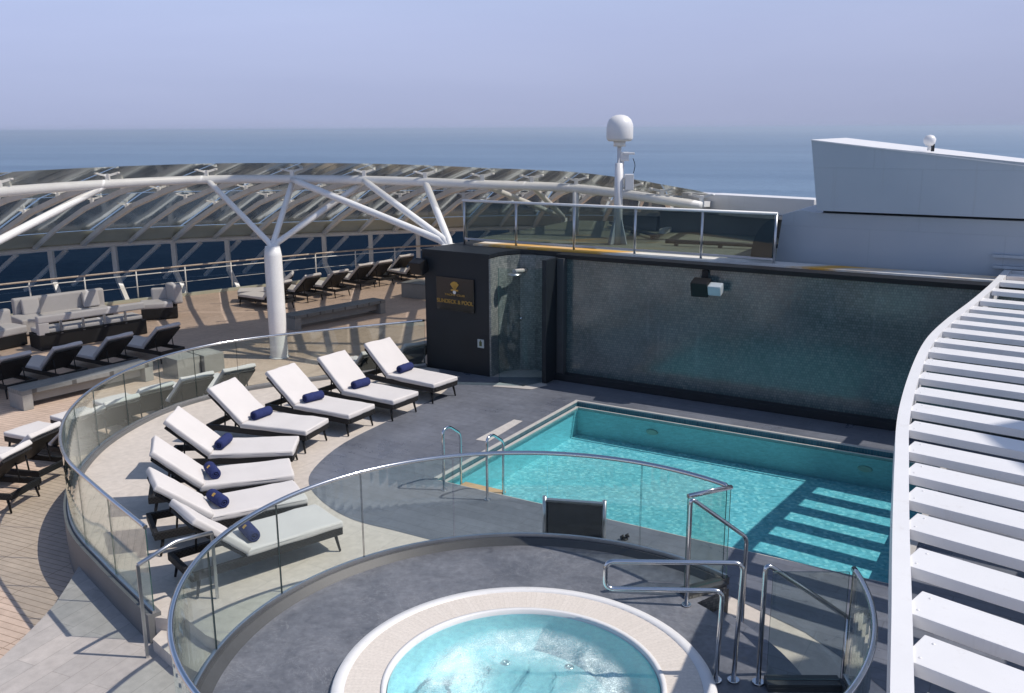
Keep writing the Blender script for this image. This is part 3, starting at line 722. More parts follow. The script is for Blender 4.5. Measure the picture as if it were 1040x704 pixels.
# ------------------------------------------------------------------ left curved guard
gl = thing('curved_glass_guard', 'wide sweeping glass guard round the back of the white loungers on a grey curb', 'guard rail', (LG[40].x, LG[40].y, ZO))
mb = MB(); mb.wall([(p.x, p.y) for p in LG], ZO, .05, .15); mb.build('curb', M['curblight'], gl)
fine = cat_([p for p in LG], 2)
K = len(fine); NP = 13
for i in range(NP):
    seg = fine[int((K - 1) * i / NP): int((K - 1) * (i + 1) / NP) + 1]
    seg[0] = seg[0].lerp(seg[1], .06); seg[-1] = seg[-1].lerp(seg[-2], .06)
    mb = MB(); mb.wall([(p.x, p.y) for p in seg], .053, 1.08, .014, 1); mb.build('glass_panel', [M['glass'], M['edgeglass']], gl)
mb = MB(); mb.tube([p + Vector((0, 0, 1.10)) for p in fine], .026, 12); mb.build('handrail', M['steel'], gl)
mb = MB(); mb.wall([(p.x, p.y) for p in fine], .05, .085, .04); mb.build('glass_channel', M['satin'], gl)

# step handrail
a0 = P(150, 668, ZP); a1 = P(221, 608, 0); ta = PY(143, 574, a0.y); tb = PY(213, 541, a1.y)
hr = thing('step_handrail', 'slim steel handrail with two posts beside the beige deck step', 'handrail', a0)
mid = Vector((a0.x, a0.y, ta.z)).lerp(Vector((a1.x, a1.y, tb.z)), .5); mid.z = PY(180, 550, mid.y).z
mb = MB(); mb.tube(fillet([Vector((a0.x, a0.y, ta.z)), mid, Vector((a1.x, a1.y, tb.z))], .06), .024, 12); mb.build('rail_tube', M['satin'], hr)
for a, t in ((a0, ta), (a1, tb)):
    mb = MB(); mb.box((a.x, a.y, (a.z + t.z) / 2), (.036, .016, t.z - a.z), R(40)); mb.build('post', M['satin'], hr)

# ------------------------------------------------------------------ loungers
def soften(mb, sd=0):
    bmesh.ops.triangulate(mb.bm, faces=[f for f in mb.bm.faces if len(f.verts) > 4])
    for _ in range(2):
        es = [e for e in mb.bm.edges if e.calc_length() > .10]
        if es: bmesh.ops.subdivide_edges(mb.bm, edges=es, cuts=2, use_grid_fill=True)
    mb.bm.normal_update()
    for v in mb.bm.verts:
        k = mnoise.noise(v.co * 3.1 + Vector((3 + sd, 7, 1))) * .013 + mnoise.noise(v.co * 9.0 + Vector((sd, 0, 0))) * .006
        v.co += v.normal * k
    for f in mb.bm.faces: f.smooth = True
LW, LS, LB, LA = .76, 1.30, .84, R(41)
def make_lounger(name, label, cat, loc, rz, group, cush, sd=0, da=0):
    t = thing(name, label, cat, loc, rz, group)
    W = LW
    mb = MB()
    for s_ in (-1, 1): mb.box((LS / 2 + .36, s_ * (W / 2 - .03), .285), (LS + .70, .06, .10), bev=.012)
    mb.box((.03, 0, .285), (.06, W - .12, .10), bev=.012); mb.box((LS + .68, 0, .285), (.06, W - .12, .10), bev=.012)
    mb.box((LS / 2 + .02, 0, .305), (LS - .06, W - .1, .03))
    mb.build('frame', M['wicker'], t, True)
    for (x, s_) in ((.10, 1), (.10, -1), (LS + .6, 1), (LS + .6, -1)):
        mb = MB(); mb.tube([(x, s_ * (W / 2 - .05), .25), (x + (-.05 if x < 1 else .05), s_ * (W / 2 - .03), .006)], [.024, .016], 8)
        mb.build('leg', M['black'], t, True)
    la = LA + R(da); ca, sa = math.cos(la), math.sin(la)
    rot = Matrix.Rotation(-la, 4, 'Y')
    mb = MB(); cc = Vector((LS, 0, .335)) + Vector((ca, 0, sa)) * (LB / 2)
    mb.box(cc - Vector((-sa, 0, ca)) * .012, (LB - .03, W - .05, .04), M4=rot, bev=.012)
    mb.build('backrest', M['wicker'], t, True)
    for s_ in (-1, 1):
        mb = MB(); a = Vector((LS, 0, .32)) + Vector((ca, 0, sa)) * (LB * .58)
        mb.tube([(a.x, s_ * (W / 2 - .12), a.z), (a.x + .04, s_ * (W / 2 - .12), .30)], .014, 8); mb.build('backrest_strut', M['black'], t, True)
    mb = MB(); mb.box((LS / 2 + .005, 0, .375), (LS + .02, W, .095), bev=.034, seg=3)
    for f in mb.bm.faces: f.smooth = True
    soften(mb, sd); sc_o = mb.build('seat_cushion', cush, t, True)
    mb = MB(); w2 = W / 2 - .004; mb.tube([(x, y, .397) for x, y in ((.02, w2 - .02), (.0, w2 - .05), (.0, -w2 + .05), (.02, -w2 + .02), (.05, -w2), (LS - .03, -w2), (LS, -w2 + .04), (LS, w2 - .04), (LS - .03, w2), (.05, w2))], .0065, 6, closed=True); mb.build('piping', cush, sc_o, True)
    mb = MB(); cc = Vector((LS, 0, .385)) + Vector((ca, 0, sa)) * (LB / 2 + .005) + Vector((-sa, 0, ca)) * .03
    mb.box(cc, (LB + .02, W, .095), M4=rot, bev=.034, seg=3)
    for f in mb.bm.faces: f.smooth = True
    soften(mb, sd + 5); mb.build('back_cushion', cush, t, True)
    return t
def make_towel(name, label, loc, rz, group):
    t = thing(name, label, 'towel', loc, rz, group)
    mb = MB(); r = .083; L = .40
    for e in range(1):
        n = 18
        prof = [(r * .55, -L / 2 - .002), (r * .92, -L / 2 + .004), (r, -L / 2 + .03), (r * 1.01, 0), (r, L / 2 - .03), (r * .92, L / 2 - .004), (r * .55, L / 2 + .002)]
        mb.lathe(prof, (0, 0, 0), n)
        for sg in (-1, 1):
            # the end shows the rolled layers as a spiral ridge
            pts = [(rr * math.cos(a), rr * math.sin(a), sg * (L / 2 - .004)) for a, rr in [(k * .5, .008 + .0021 * k) for k in range(26)]]
            mb.tube(pts, .009, 6)
    bmesh.ops.transform(mb.bm, matrix=Matrix.Translation((0, 0, r)) @ Matrix.Rotation(PI / 2, 4, 'X'), verts=mb.bm.verts)
    mb.build('towel_roll', M['navy'], t, True)
    mb = MB(); mb.lathe([(r + .004, -.03), (r + .004, .03)], (0, 0, 0), 4, R(35), R(70))
    bmesh.ops.transform(mb.bm, matrix=Matrix.Translation((0, 0, r)) @ Matrix.Rotation(PI / 2, 4, 'X'), verts=mb.bm.verts)
    mb.build('crest', M['gold'], t, True)
    return t
LL = [(-1.34, 17.81, 143.5, 'white cushioned lounger nearest the dark cabin, rightmost of the front group'),
      (-2.02, 16.70, 147.5, 'white cushioned lounger second from the dark cabin, on the slate border'),
      (-2.72, 15.86, 151.5, 'white cushioned lounger third from the dark cabin in the fan of eight'),
      (-3.35, 15.01, 161.0, 'white cushioned lounger fourth from the cabin, where the fan begins to turn'),
      (-3.50, 14.05, 185.5, 'white cushioned lounger fifth from the cabin, lying square across the beige deck'),
      (-3.33, 13.00, 199.0, 'white cushioned lounger sixth from the cabin, middle of the three close together'),
      (-3.00, 12.12, 208.5, 'white cushioned lounger seventh from the cabin, next to the frontmost one'),
      (-2.44, 11.30, 221.0, 'frontmost white cushioned lounger, partly seen through the hot tub glass')]
TW = ['navy rolled towel on the lounger nearest the dark cabin', 'navy rolled towel on the second lounger from the cabin', 'navy rolled towel on the third lounger from the cabin',
      'navy rolled towel on the fourth lounger from the cabin', 'navy rolled towel on the fifth lounger from the cabin', 'navy rolled towel on the sixth lounger from the cabin',
      'navy rolled towel on the seventh lounger from the cabin', 'navy rolled towel seen through glass on the frontmost lounger']
G_L = 'white loungers fanned round the pool deck'
protos = {}; tproto = None; li = 0
for (x, y, a, lab), tl_ in zip(LL, TW):
    rz = R(a)
    kd = li % 4; li += 1; rz += R(random.uniform(-1, 1))
    if kd not in protos: protos[kd] = make_lounger('sun_lounger', lab, 'sun lounger', (x, y, .004), rz, G_L, M['cushion'], kd * 11, (0, 1.2, -1.5, .6)[kd])
    else: dup(protos[kd], (x, y, .004), rz, lab)
    d = Vector((math.cos(rz), math.sin(rz), 0))
    p = Vector((x, y, 0)) + d * (LS - .17) + Vector((-d.y, d.x, 0)) * random.uniform(-.03, .05)
    trz = rz + random.uniform(-.25, .25)
    if tproto is None: tproto = make_towel('rolled_towel', tl_, (p.x, p.y, .427), trz, 'navy rolled towels on the white loungers')
    else: dup(tproto, (p.x, p.y, .427), trz, tl_)

# loungers on the outer deck, backs to the curved guard
proto = protos[0]
gproto = make_lounger('sun_lounger', 'white lounger at the left picture edge, nearest to us outside the guard', 'sun lounger', (0, 0, ZO), 0, 'loungers outside the curved guard', M['cushion'])
def head_place(px, py, ang, zt=ZO + .93):
    # head end of the backrest stands at this photo point; ang = direction foot -> head
    h = P(px, py, zt); d = Vector((math.cos(R(ang)), math.sin(R(ang)), 0))
    h = Vector((h.x, h.y, 0))
    for _ in range(60):
        nr = min(LG, key=lambda p: (p - h).length)
        if (nr - h).length > .48 and (h - Vector((-2, 14.8, 0))).length > (nr - Vector((-2, 14.8, 0))).length: break
        h = h - d * .03
    f = h - d * (LS + LB * math.cos(LA) - .03)
    return (f.x, f.y, ZO), R(ang)
OUT = [(16, 458, -8, None), (46, 438, -14, 'white lounger outside the guard, second from the left picture edge'),
       (89, 420, -26, 'lounger seen through the guard glass, at the left bend of the rail'),
       (131, 409, -33, 'lounger seen through the guard glass, second from the left bend'),
       (172, 398, -38, 'lounger seen through the guard glass, in front of the pale bench end'),
       (215, 388, -43, 'lounger seen through the guard glass, just left of the white column'),
       (259, 381, -47, 'lounger seen through the guard glass, just in front of the white column foot'),
       (385, 359, -55, 'lounger seen through the guard glass, second to the left of the dark cabin'),
       (425, 350, -57, 'lounger behind the guard glass right beside the dark cabin')]
for i, (px, py, a, lab) in enumerate(OUT):
    l, rz = head_place(px, py, a)
    if i == 0: gproto.location = l; gproto.rotation_euler = (0, 0, rz)
    else: dup(gproto, l, rz, lab)
# wicker row with grey cushions behind the bench
ROWL = [(16, 362, 'grey cushioned wicker lounger at the left picture edge behind the long bench'), (69, 352, 'grey cushioned wicker lounger second from the left behind the long bench'),
        (122, 342, 'grey cushioned wicker lounger third from the left behind the long bench'), (171, 332, 'grey cushioned wicker lounger nearest the round armchair behind the long bench')]
wproto = None
for px, py, lab in ROWL:
    l, rz = head_place(px, py, -31)
    if wproto is None: wproto = make_lounger('wicker_lounger', lab, 'sun lounger', l, rz, 'grey wicker loungers behind the bench', M['greycush'])
    else: dup(wproto, l, rz, lab)
# far row along the rail
FARL = [(318, 280, -35, 'first far lounger with raised back by the outer rail, right of the white column'), (346, 276, -38, 'second far lounger with raised back by the outer rail'),
        (372, 269, -40, 'third far lounger with raised back by the outer rail'), (391, 266, -42, 'fourth far lounger with raised back by the outer rail'),
        (413, 260, -44, 'fifth far lounger with raised back by the outer rail, left of the cabin'), (429, 264, -46, 'sixth far lounger, half hidden behind the cabin lamp'),
        (288, 287, -33, 'far lounger partly hidden behind the white column')]
for px, py, a, lab in FARL:
    l, rz = head_place(px, py, a); o = dup(proto, l, rz, lab); o['group'] = 'far loungers along the outer rail'
o = dup(proto, (*P(243, 306, ZO).xy, ZO), R(10), 'far lounger lying lengthwise left of the white column'); o['group'] = 'far loungers along the outer rail'

# ------------------------------------------------------------------ sofas and benches
def cushion(mb, c, d, rz, bev=.06):
    mb.box(c, d, rz, bev, seg=3)
    for f in mb.bm.faces: f.smooth = True
def sofa_base(t, c, d, rz): 
    mb = MB(); mb.box(c, d, rz, .02); mb.build('base', M['wicker'], t)
sang = math.atan2(27.6 - 25.9, -12.5 + 14.3)
s0 = P(24, 338, ZO); s1 = P(112, 325, ZO); dS = (s1 - s0).normalized(); nS = Vector((-dS.y, dS.x, 0)); LSf = (s1 - s0).length
cS = (s0 + s1) / 2 + nS * .1
sf = thing('sofa', 'long grey sofa with two scatter cushions in front of the outer rail', 'sofa', (cS.x, cS.y, ZO), math.atan2(dS.y, dS.x))
ra = math.atan2(dS.y, dS.x)
sofa_base(sf, cS + Vector((0, 0, .15)), (LSf, .85, .24), ra)
mb = MB(); cushion(mb, cS + Vector((0, 0, .36)), (LSf, .85, .20), ra); mb.build('seat', M['greycush'], sf)
mb = MB(); cushion(mb, cS + nS * .42 + Vector((0, 0, .62)), (LSf + .1, .24, .72), ra, .07); mb.build('back', M['greycush'], sf)
mb = MB(); cushion(mb, cS - dS * (LSf / 2 - .15) - nS * .25 + Vector((0, 0, .28)), (.75, 1.1, .46), ra); mb.build('end_seat', M['greycush'], sf)
for k, tt in enumerate((-.36, .33)):
    p = cS + dS * (LSf * tt) + nS * .16
    c = thing('scatter_cushion', ('pale scatter cushion at the left end of the long sofa', 'pale scatter cushion at the right end of the long sofa')[k], 'cushion', (p.x, p.y, ZO + .46), ra)
    mb = MB(); mb.box(p + Vector((0, 0, .72)), (.5, .15, .5), M4=Matrix.Rotation(ra, 4, 'Z') @ Matrix.Rotation(R(-14), 4, 'X'), bev=.06, seg=3)
    for f in mb.bm.faces: f.smooth = True
    mb.build('cushion_body', M['greycush'], c)
# sofa seen from behind
b0 = P(42, 357, ZO); b1 = P(150, 339, ZO); dB = (b1 - b0).normalized(); nB = Vector((-dB.y, dB.x, 0)); LBk = (b1 - b0).length; rb = math.atan2(dB.y, dB.x)
cB = (b0 + b1) / 2 + nB * .4
sb = thing('sofa', 'long dark wicker sofa seen from behind with a pale open backrest', 'sofa', (cB.x, cB.y, ZO), rb)
mb = MB(); mb.box(cB + Vector((0, 0, .22)), (LBk, .8, .42), rb, .02); mb.build('base', M['wicker'], sb)
mb = MB(); cushion(mb, cB + nB * .05 + Vector((0, 0, .50)), (LBk - .1, .68, .14), rb); mb.build('seat', M['greycush'], sb)
mb = MB(); cushion(mb, cB - nB * .30 + Vector((0, 0, .86)), (LBk, .2, .2), rb, .05); mb.build('back', M['greycush'], sb)
mb = MB(); cushion(mb, cB - nB * .30 - dB * (LBk / 2 - .14) + Vector((0, 0, .6)), (.28, .2, .34), rb, .03); mb.build('end_cushion', M['greycush'], sb)
for k in range(1, 5):
    mb = MB(); q = cB - nB * .38 + dB * (LBk * (k / 5 - .5)); mb.box(q + Vector((0, 0, .6)), (.06, .05, .36), rb); mb.build('back_post', M['satin'], sb)
mb = MB(); mb.box(cB - nB * .40 + Vector((0, 0, .46)), (LBk - .3, .04, .05), rb); mb.build('back_rail', M['black'], sb)
# round armchair
pa = P(163, 322, ZO)
ac = thing('armchair', 'pale round backed armchair with dark wicker base right of the sofas', 'armchair', (pa.x, pa.y, ZO), R(20))
mb = MB(); mb.box(pa + Vector((0, 0, .2)), (1.1, 1.0, .36), R(20), .05); mb.build('base', M['wicker'], ac)
mb = MB(); cushion(mb, pa + Vector((-.05, -.1, .45)), (1.0, .85, .18), R(20)); mb.build('seat', M['greycush'], ac)
mb = MB(); cushion(mb, pa + Vector((.42, .25, .75)), (.3, .8, .62), R(38), .1); mb.build('back', M['greycush'], ac)
mb = MB(); cushion(mb, pa + Vector((-.12, .4, .68)), (.5, .18, .44), R(20), .07); mb.build('loose_cushion', M['greycush'], ac)
pa = P(4, 352, ZO)
ac = thing('armchair', 'grey armchair cut by the left picture edge near the wicker loungers', 'armchair', (pa.x, pa.y, ZO), R(-31))
mb = MB(); mb.box(pa + Vector((0, 0, .2)), (.9, .9, .36), R(-31), .05); mb.build('base', M['wicker'], ac)
mb = MB(); cushion(mb, pa + Vector((0, 0, .47)), (.95, .95, .22), R(-31)); mb.build('seat', M['greycush'], ac)
mb = MB(); cushion(mb, pa + Vector((-.35, .3, .72)), (.25, .9, .5), R(-31), .09); mb.build('back', M['greycush'], ac)

def bench(label, a, b, h, dep, seatlen=None, endblock=True, pale=None):
    d = (b - a); L = d.length; d.normalize(); n = Vector((-d.y, d.x, 0)); rz = math.atan2(d.y, d.x); c = (a + b) / 2 + n * dep / 2
    t = thing('bench', label, 'bench', (c.x, c.y, ZO), rz)
    mb = MB(); mb.box(c + Vector((0, 0, h - .05)), (L, dep, .1), rz, .008); mb.build('seat', M['benchwood'], t)
    mb = MB(); mb.box(c + n * .08 + Vector((0, 0, (h - .1) / 2 + .06)), (L - .5, dep - .16, h - .24), rz); mb.build('plinth', M['conc'], t)
    for s_, g in ((-1, a), (1, b)):
        mb = MB(); mb.box(g - d * s_ * .12 + n * dep / 2 + Vector((0, 0, (h - .1) / 2)), (.22, dep, h - .104), rz, .008); mb.build('end_block', M['conc'], t)
    return t
ba = P(24, 418, ZO); bb = P(157, 386, ZO)
bench('long low boarded bench with a concrete end by the tan deck on the left', ba, bb, .45, .62)
p = P(180, 384, ZO) + Vector((0, .35, 0)); t = thing('planter_block', 'pale square concrete block at the end of the long bench', 'block', (p.x, p.y, ZO), R(50))
mb = MB(); mb.box(p + Vector((0, 0, .24)), (.62, .72, .48), R(50), .015); mb.build('block_body', M['conc'], t)
mb = MB(); mb.box(p + Vector((.50, .40, .24)), (.56, .72, .48), R(50), .015); mb.build('block_body', M['conc'], t)
bench('grey boarded bench behind the white column on the outer deck', P(300, 336, ZO), P(392, 318, ZO), .45, .62)
p = P(424, 303, ZO); t = thing('planter_block', 'grey concrete block beside the dark cabin on the outer deck', 'block', (p.x, p.y, ZO), R(59))
mb = MB(); mb.box(p + Vector((.1, .35, .26)), (.9, 1.1, .52), R(59), .015); mb.build('block_body', M['conc'], t)
mb = MB(); mb.box(p + Vector((.1, .35, .53)), (.94, 1.14, .03), R(59), .008); mb.build('lid', M['benchwood'], t)

# ------------------------------------------------------------------ outer rail
rs = resample(RAIL, 1.75)
orl = thing('deck_railing', 'long outer deck railing with wooden top rail along the ship side', 'railing', (rs[5].x, rs[5].y, ZO))
mb = MB(); mb.tube([p + Vector((0, 0, ZO + 1.08)) for p in RAIL], .032, 8); mb.build('top_rail', M['tanrail'], orl)
for zz, r_ in ((.92, .02), (.5, .008)):
    mb = MB(); mb.tube([p + Vector((0, 0, ZO + zz)) for p in RAIL], r_, 6); mb.build('rail', M['whitesteel'], orl)
for p in rs:
    mb = MB(); mb.tube([(p.x, p.y, ZO + .002), (p.x, p.y, ZO + 1.08)], .026, 8); mb.build('post', M['whitesteel'], orl)
mb = MB(); mb.wall([(p.x + .1, p.y - .12) for p in RAIL], ZO + .003, ZO + .10, .16); mb.build('kerb', M['frit'], orl)

# ------------------------------------------------------------------ glass canopy
RP = [(-120, 207, 4.08), (0, 195, 4.06), (110, 187, 4.05), (210, 182.5, 4.05), (297, 182, 4.05), (370, 183, 4.05), (432, 185, 4.02), (490, 187.5, 3.97), (540, 189, 3.92), (585, 191.5, 3.86), (640, 198, 3.74), (672, 203, 3.65), (712, 209, 3.5)]
LP_ = [(-24, 24), (-21.5, 28.3), (-18.7, 32), (-16.2, 34.5), (-13.3, 36.0), (-10.5, 37.1), (-7.8, 38.1), (-5, 39), (-2, 40), (1, 40.5), (4, 40.5), (7, 40), (10, 39)]
ring = [P(*q) for q in RP]; low = [Vector((x, y, 1.12)) for x, y in LP_]
cn = thing('glass_canopy', 'sweeping tinted glass canopy on a white ring beam round the outer deck', 'canopy', (low[3].x, low[3].y, ZO))
SUB = 6
rc = cat_(ring, SUB); lc = cat_(low, SUB)
mb = MB(); mb.tube(rc, .115, 14); mb.build('ring_beam', M['whitesteel'], cn)
mb = MB(); mb.tube(lc, .10, 10); mb.build('edge_beam', M['whitesteel'], cn)
zup = Vector((0, 0, .30))
def surf(i, t):      # t: 0 at the ring, 1 at the edge beam, beyond 1 the skirt
    a, b = rc[i], lc[i]; h = b - a; sag = .35 * math.sin(min(t, 1) * PI) if t > 0 else 0
    return a + h * t + zup + Vector((0, 0, sag))
step = SUB // 2
idx = list(range(0, len(rc), SUB))
mids = list(range(0, len(rc), SUB // 2))
tr = [-.05, .42, .90]
for a, b in zip(idx, idx[1:]):
    for j in range(len(tr) - 1):
        t0_, t1_ = tr[j] + (.004 if j else 0), tr[j + 1] - .004
        mb = MB(); g = (b - a)
        i0, i1 = a, b
        ra0 = [surf(i, t0_) for i in range(i0, i1 + 1)]; ra1 = [surf(i, t1_) for i in range(i0, i1 + 1)]
        k = .012
        ra0 = [ra0[0].lerp(ra0[-1], k)] + ra0[1:-1] + [ra0[-1].lerp(ra0[0], k)]; ra1 = [ra1[0].lerp(ra1[-1], k)] + ra1[1:-1] + [ra1[-1].lerp(ra1[0], k)]
        mb.strip(ra0, ra1, False); o = mb.build('glass_panel', M['roofglass'], cn)
for a, b in zip(idx, idx[1:]):
    mb = MB(); mb.strip([surf(i, .904) for i in range(a, b + 1)], [lc[i] + Vector((0, 0, .09)) for i in range(a, b + 1)], False); mb.build('frit_band', M['frit'], cn)
    mb = MB(); mb.strip([lc[i] + (lc[i] - rc[i]) * .0 + Vector((0, 0, .0)) for i in range(a, b + 1)], [lc[i] + (lc[i] - rc[i]) * .16 + Vector((0, 0, -1.3)) for i in range(a, b + 1)], False); mb.strip([lc[i] + (lc[i] - rc[i]) * .16 + Vector((0, 0, -1.302)) for i in range(a, b + 1)], [lc[i] + (lc[i] - rc[i]) * .2 + Vector((0, 0, -7)) for i in range(a, b + 1)], False); mb.build('skirt_panel', M['skirtglass'], cn)
for n_, i in enumerate(mids):
    pts = [surf(i, t) - zup * .85 for t in (0, .25, .5, .75, 1.0)]
    mb = MB(); w = .15 if n_ % 2 == 0 else .09
    for p, q in zip(pts, pts[1:]): mb.beam(p, q + (q - p) * .02, w, .14)
    e = lc[i] + (lc[i] - rc[i]) * .15 + Vector((0, 0, -1.27)); lcj = lc[min(i + 2, len(lc) - 1)]
    mb.beam(lcj + Vector((0, 0, -.1)), e, .13, .12)
    rf = mb.build('rafter', M['whitesteel'], cn)
    for t in ((0.0, .3, .55) if n_ % 2 == 0 else (.22, .44)):
        p = surf(i, t) - zup * .7; h = (lc[i] - rc[i]).normalized(); sd = Vector((-h.y, h.x, 0)).normalized()
        mb = MB()
        mb.box(p + Vector((0, 0, .05)), (.10, .10, .22), bev=.01)
        for sg_ in (-1, 1):
            mb.beam(p + Vector((0, 0, .11)), p + sd * .27 * sg_ + Vector((0, 0, .18)), .05, .05)
            mb.lathe([(.001, -.02), (.05, -.02), (.05, .03), (.001, .03)], p + sd * .27 * sg_ + Vector((0, 0, .17)), 8)
        mb.build('spider_bracket', M['whitesteel'], rf)
# posts below the edge beam
for i in range(0, len(lc), 4):
    mb = MB(); a = lc[i]; mb.beam(a + Vector((0, 0, -.05)), a + Vector((.0, .0, -1.3)), .17, .17, Vector((1, 0, 0))); mb.beam(a + Vector((0, 0, -1.25)), a + Vector((.9, -1.0, -2.6)), .16, .16); mb.build('post', M['whitesteel'], cn)

# tree columns
def tree_col(label, base, top, targets, r0=.30, r1=.125):
    t = thing('branching_column', label, 'column', base)
    mb = MB(); mb.tube([base + Vector((0, 0, .003)), base.lerp(top, .02), top - Vector((0, 0, .25)), top], [r0 * 1.02, r0, r0 * .97, r0 * .8], 24); mb.build('shaft', M['whitesteel'], t)
    mb = MB(); mb.tube([base + Vector((0, 0, .004)), base + Vector((0, 0, .03))], r0 + .03, 24); mb.build('foot_plate', M['whitesteel'], t)
    for q in targets:
        d = (q - top).normalized()
        mb = MB(); mb.tube([top - d * .1 - Vector((0, 0, .12)), top.lerp(q, .06), top.lerp(q, .94), q], [r1 * .8, r1, r1, r1 * .7], 14); mb.build('branch', M['whitesteel'], t)
    return t
cb = P(284, 363, ZO); ctp = PY(279, 250, cb.y); ctp = Vector((cb.x, cb.y, ctp.z))
tree_col('tall white column with branching struts standing behind the curved guard', cb, ctp, [ring[3], ring[4] + Vector((0, .12, 0)), ring[5] + Vector((.03, .42, .0))], .235, .078)
c2 = PY(457, 248, 22.2)
tree_col('white branching column hidden behind the dark cabin, only its struts showing', Vector((c2.x, c2.y, ZO)), c2, [ring[4] + Vector((0, -.12, 0)), ring[5] + Vector((0, -.1, 0)), ring[6]], .24, .09)
c3_ = P(573, 224, 2.66)
tree_col('white branching column behind the upper glass fence', Vector((c3_.x, c3_.y, 2.66)) - Vector((0, 0, 3.0)), Vector((c3_.x, c3_.y, 2.74)), [ring[7], ring[8]], .12, .075)
mb = MB(); q = ring[9]; mb.tube([Vector((q.x, q.y, 2.5)), q], .085, 12); mb.build('end_post', M['whitesteel'], cn)
c0_ = P(-70, 268, 2.4); c0_ = PY(-60, 275, 19.5)
tree_col('white branching column just outside the left picture edge', Vector((c0_.x, c0_.y, ZO)), c0_, [ring[1], ring[2], ring[0]], .235, .09)

# ------------------------------------------------------------------ cabin, wall and upper deck
ZR = 2.66
cabp = [CA, CB, CB + Vector((.16, .34, 0)), CB + Vector((.36, .58, 0)), CB + Vector((.66, .72, 0)), CB + Vector((1.0, .66, 0)), S(-9.2, WV + .28), S(-9.2, WV + 1.6), S(-12.1, WV + 1.6)]
cab = thing('cabin', 'dark flat roofed cabin block with a black sign beside the shower', 'cabin', ((CA + CB) / 2))
mb = MB(); mb.prism([(p.x, p.y) for p in cabp], ZO, ZR - .012); mb.build('wall', M['dark'], cab)
mb = MB(); off = [cabp[1], cabp[2], cabp[3], cabp[4], cabp[5], cabp[6]]
mb.wall([(p.x + .02, p.y - .03) for p in off], .006, ZR - .03, .04); mb.build('mosaic_recess', mk_mosaic('pale_mosaic', (.13, .155, .155), (.28, .30, .285), .045, .3, .03), cab)
mb = MB(); mb.prism([(p.x, p.y) for p in [CA + Vector((-.05, -.03, 0)), CB + Vector((.02, -.05, 0))] + [p + Vector((.03, -.03, 0)) for p in cabp[2:6]] + [S(-9.22, WV + .3), S(-9.2, WV + 1.7), S(-12.15, WV + 1.7)]], ZR - .01, ZR + .07); mb.build('roof', M['dark'], cab)
fd = (CB - CA).normalized(); fn = Vector((fd.y, -fd.x, 0))
# the sign
FL = (CB - CA).length
def face(px, py):
    d = ray(px, py); o = Vector((0, 0, H)); t = ((CA - o).dot(fn)) / d.dot(fn); return o + d * t
s0, s1, s2 = face(444, 280), face(482, 283), face(444, 313)
zc_t = s0.z; zc_b = s2.z; sw = (s1 - s0).xy.length; sc_c = (s0 + s1) / 2; sc_c.z = (zc_t + zc_b) / 2
sg = thing('sign', 'black wall sign with a gold crest and gold lettering on the cabin', 'sign', sc_c)
rz = math.atan2(fd.y, fd.x)
mb = MB(); mb.box(sc_c + fn * .02, (sw, .04, zc_t - zc_b), rz, .004); mb.build('board', m_plain('sign_board', (.008, .008, .009), .18, var=.1), sg)
def text(body, size, c, mat_, parent, name='lettering', ext=.004, sx=1.0):
    cu = bpy.data.curves.new(name, 'FONT'); cu.body = body; cu.size = size; cu.align_x = 'CENTER'; cu.align_y = 'CENTER'; cu.extrude = ext
    o = bpy.data.objects.new('tmp', cu); COL.objects.link(o)
    dg = bpy.context.evaluated_depsgraph_get(); me = bpy.data.meshes.new_from_object(o.evaluated_get(dg))
    bpy.data.objects.remove(o); bpy.data.curves.remove(cu)
    m4 = Matrix.Translation(c) @ Matrix.Rotation(rz, 4, 'Z') @ Matrix.Rotation(PI / 2, 4, 'X') @ Matrix.Diagonal((sx, 1, 1, 1))
    me.transform(WM[root(parent).name].inverted() @ m4); me.materials.clear(); me.materials.append(mat_)
    t = bpy.data.objects.new(name, me); COL.objects.link(t); t.parent = parent; return t
hs = zc_t - zc_b
text('SUNDECK & POOL', .125, sc_c + fn * .045 + Vector((0, 0, -hs * .23)), M['gold'], sg, sx=.98)
text('YACHT CLUB', .062, sc_c + fn * .045 + Vector((0, 0, -hs * .02)), M['gold'], sg, sx=1.5)
# crest: shield with rays and a pale star below
mb = MB()
base = sc_c + fn * .046 + Vector((0, 0, hs * .24))
for k in range(5):
    a = R(90 + (k - 2) * 26); p0 = base + Vector((0, 0, -.06)); p1 = base + fd * (.13 * math.cos(a)) + Vector((0, 0, .13 * math.sin(a) - .02))
    mb.beam(p0, p1, .045, .012, fn)
mb.beam(base - fd * .10 + Vector((0, 0, -.085)), base + fd * .10 + Vector((0, 0, -.085)), .035, .012, fn)
mb.build('crest', M['gold'], sg)
mb = MB(); 
bc = bmesh.ops.create_circle(mb.bm, cap_ends=True, segments=14, radius=.045)
bmesh.ops.transform(mb.bm, matrix=Matrix.Translation(base + fn * .006 + Vector((0, 0, -.125))) @ Matrix.Rotation(rz, 4, 'Z') @ Matrix.Rotation(PI / 2, 4, 'X'), verts=mb.bm.verts)
mb.build('pearl', M['white'], sg)
# spotlight lamp of the sign reflected; small notice
q = face(488.5, 349)
nt_ = thing('notice_plate', 'small pale notice plate with a dark symbol low on the cabin', 'sign', q)
mb = MB(); mb.box(q + fn * .008, (.17, .016, .19), rz, .003); mb.build('plate', m_plain('pale_plate', (.45, .50, .50), .5), nt_)
mb = MB(); mb.box(q + fn * .018 + Vector((0, 0, -.005)), (.07, .005, .10), rz, .002); mb.box(q + fn * .018 + Vector((0, 0, .062)), (.035, .005, .03), rz, .002); mb.build('symbol', m_plain('olive_symbol', (.06, .08, .01), .5), nt_)
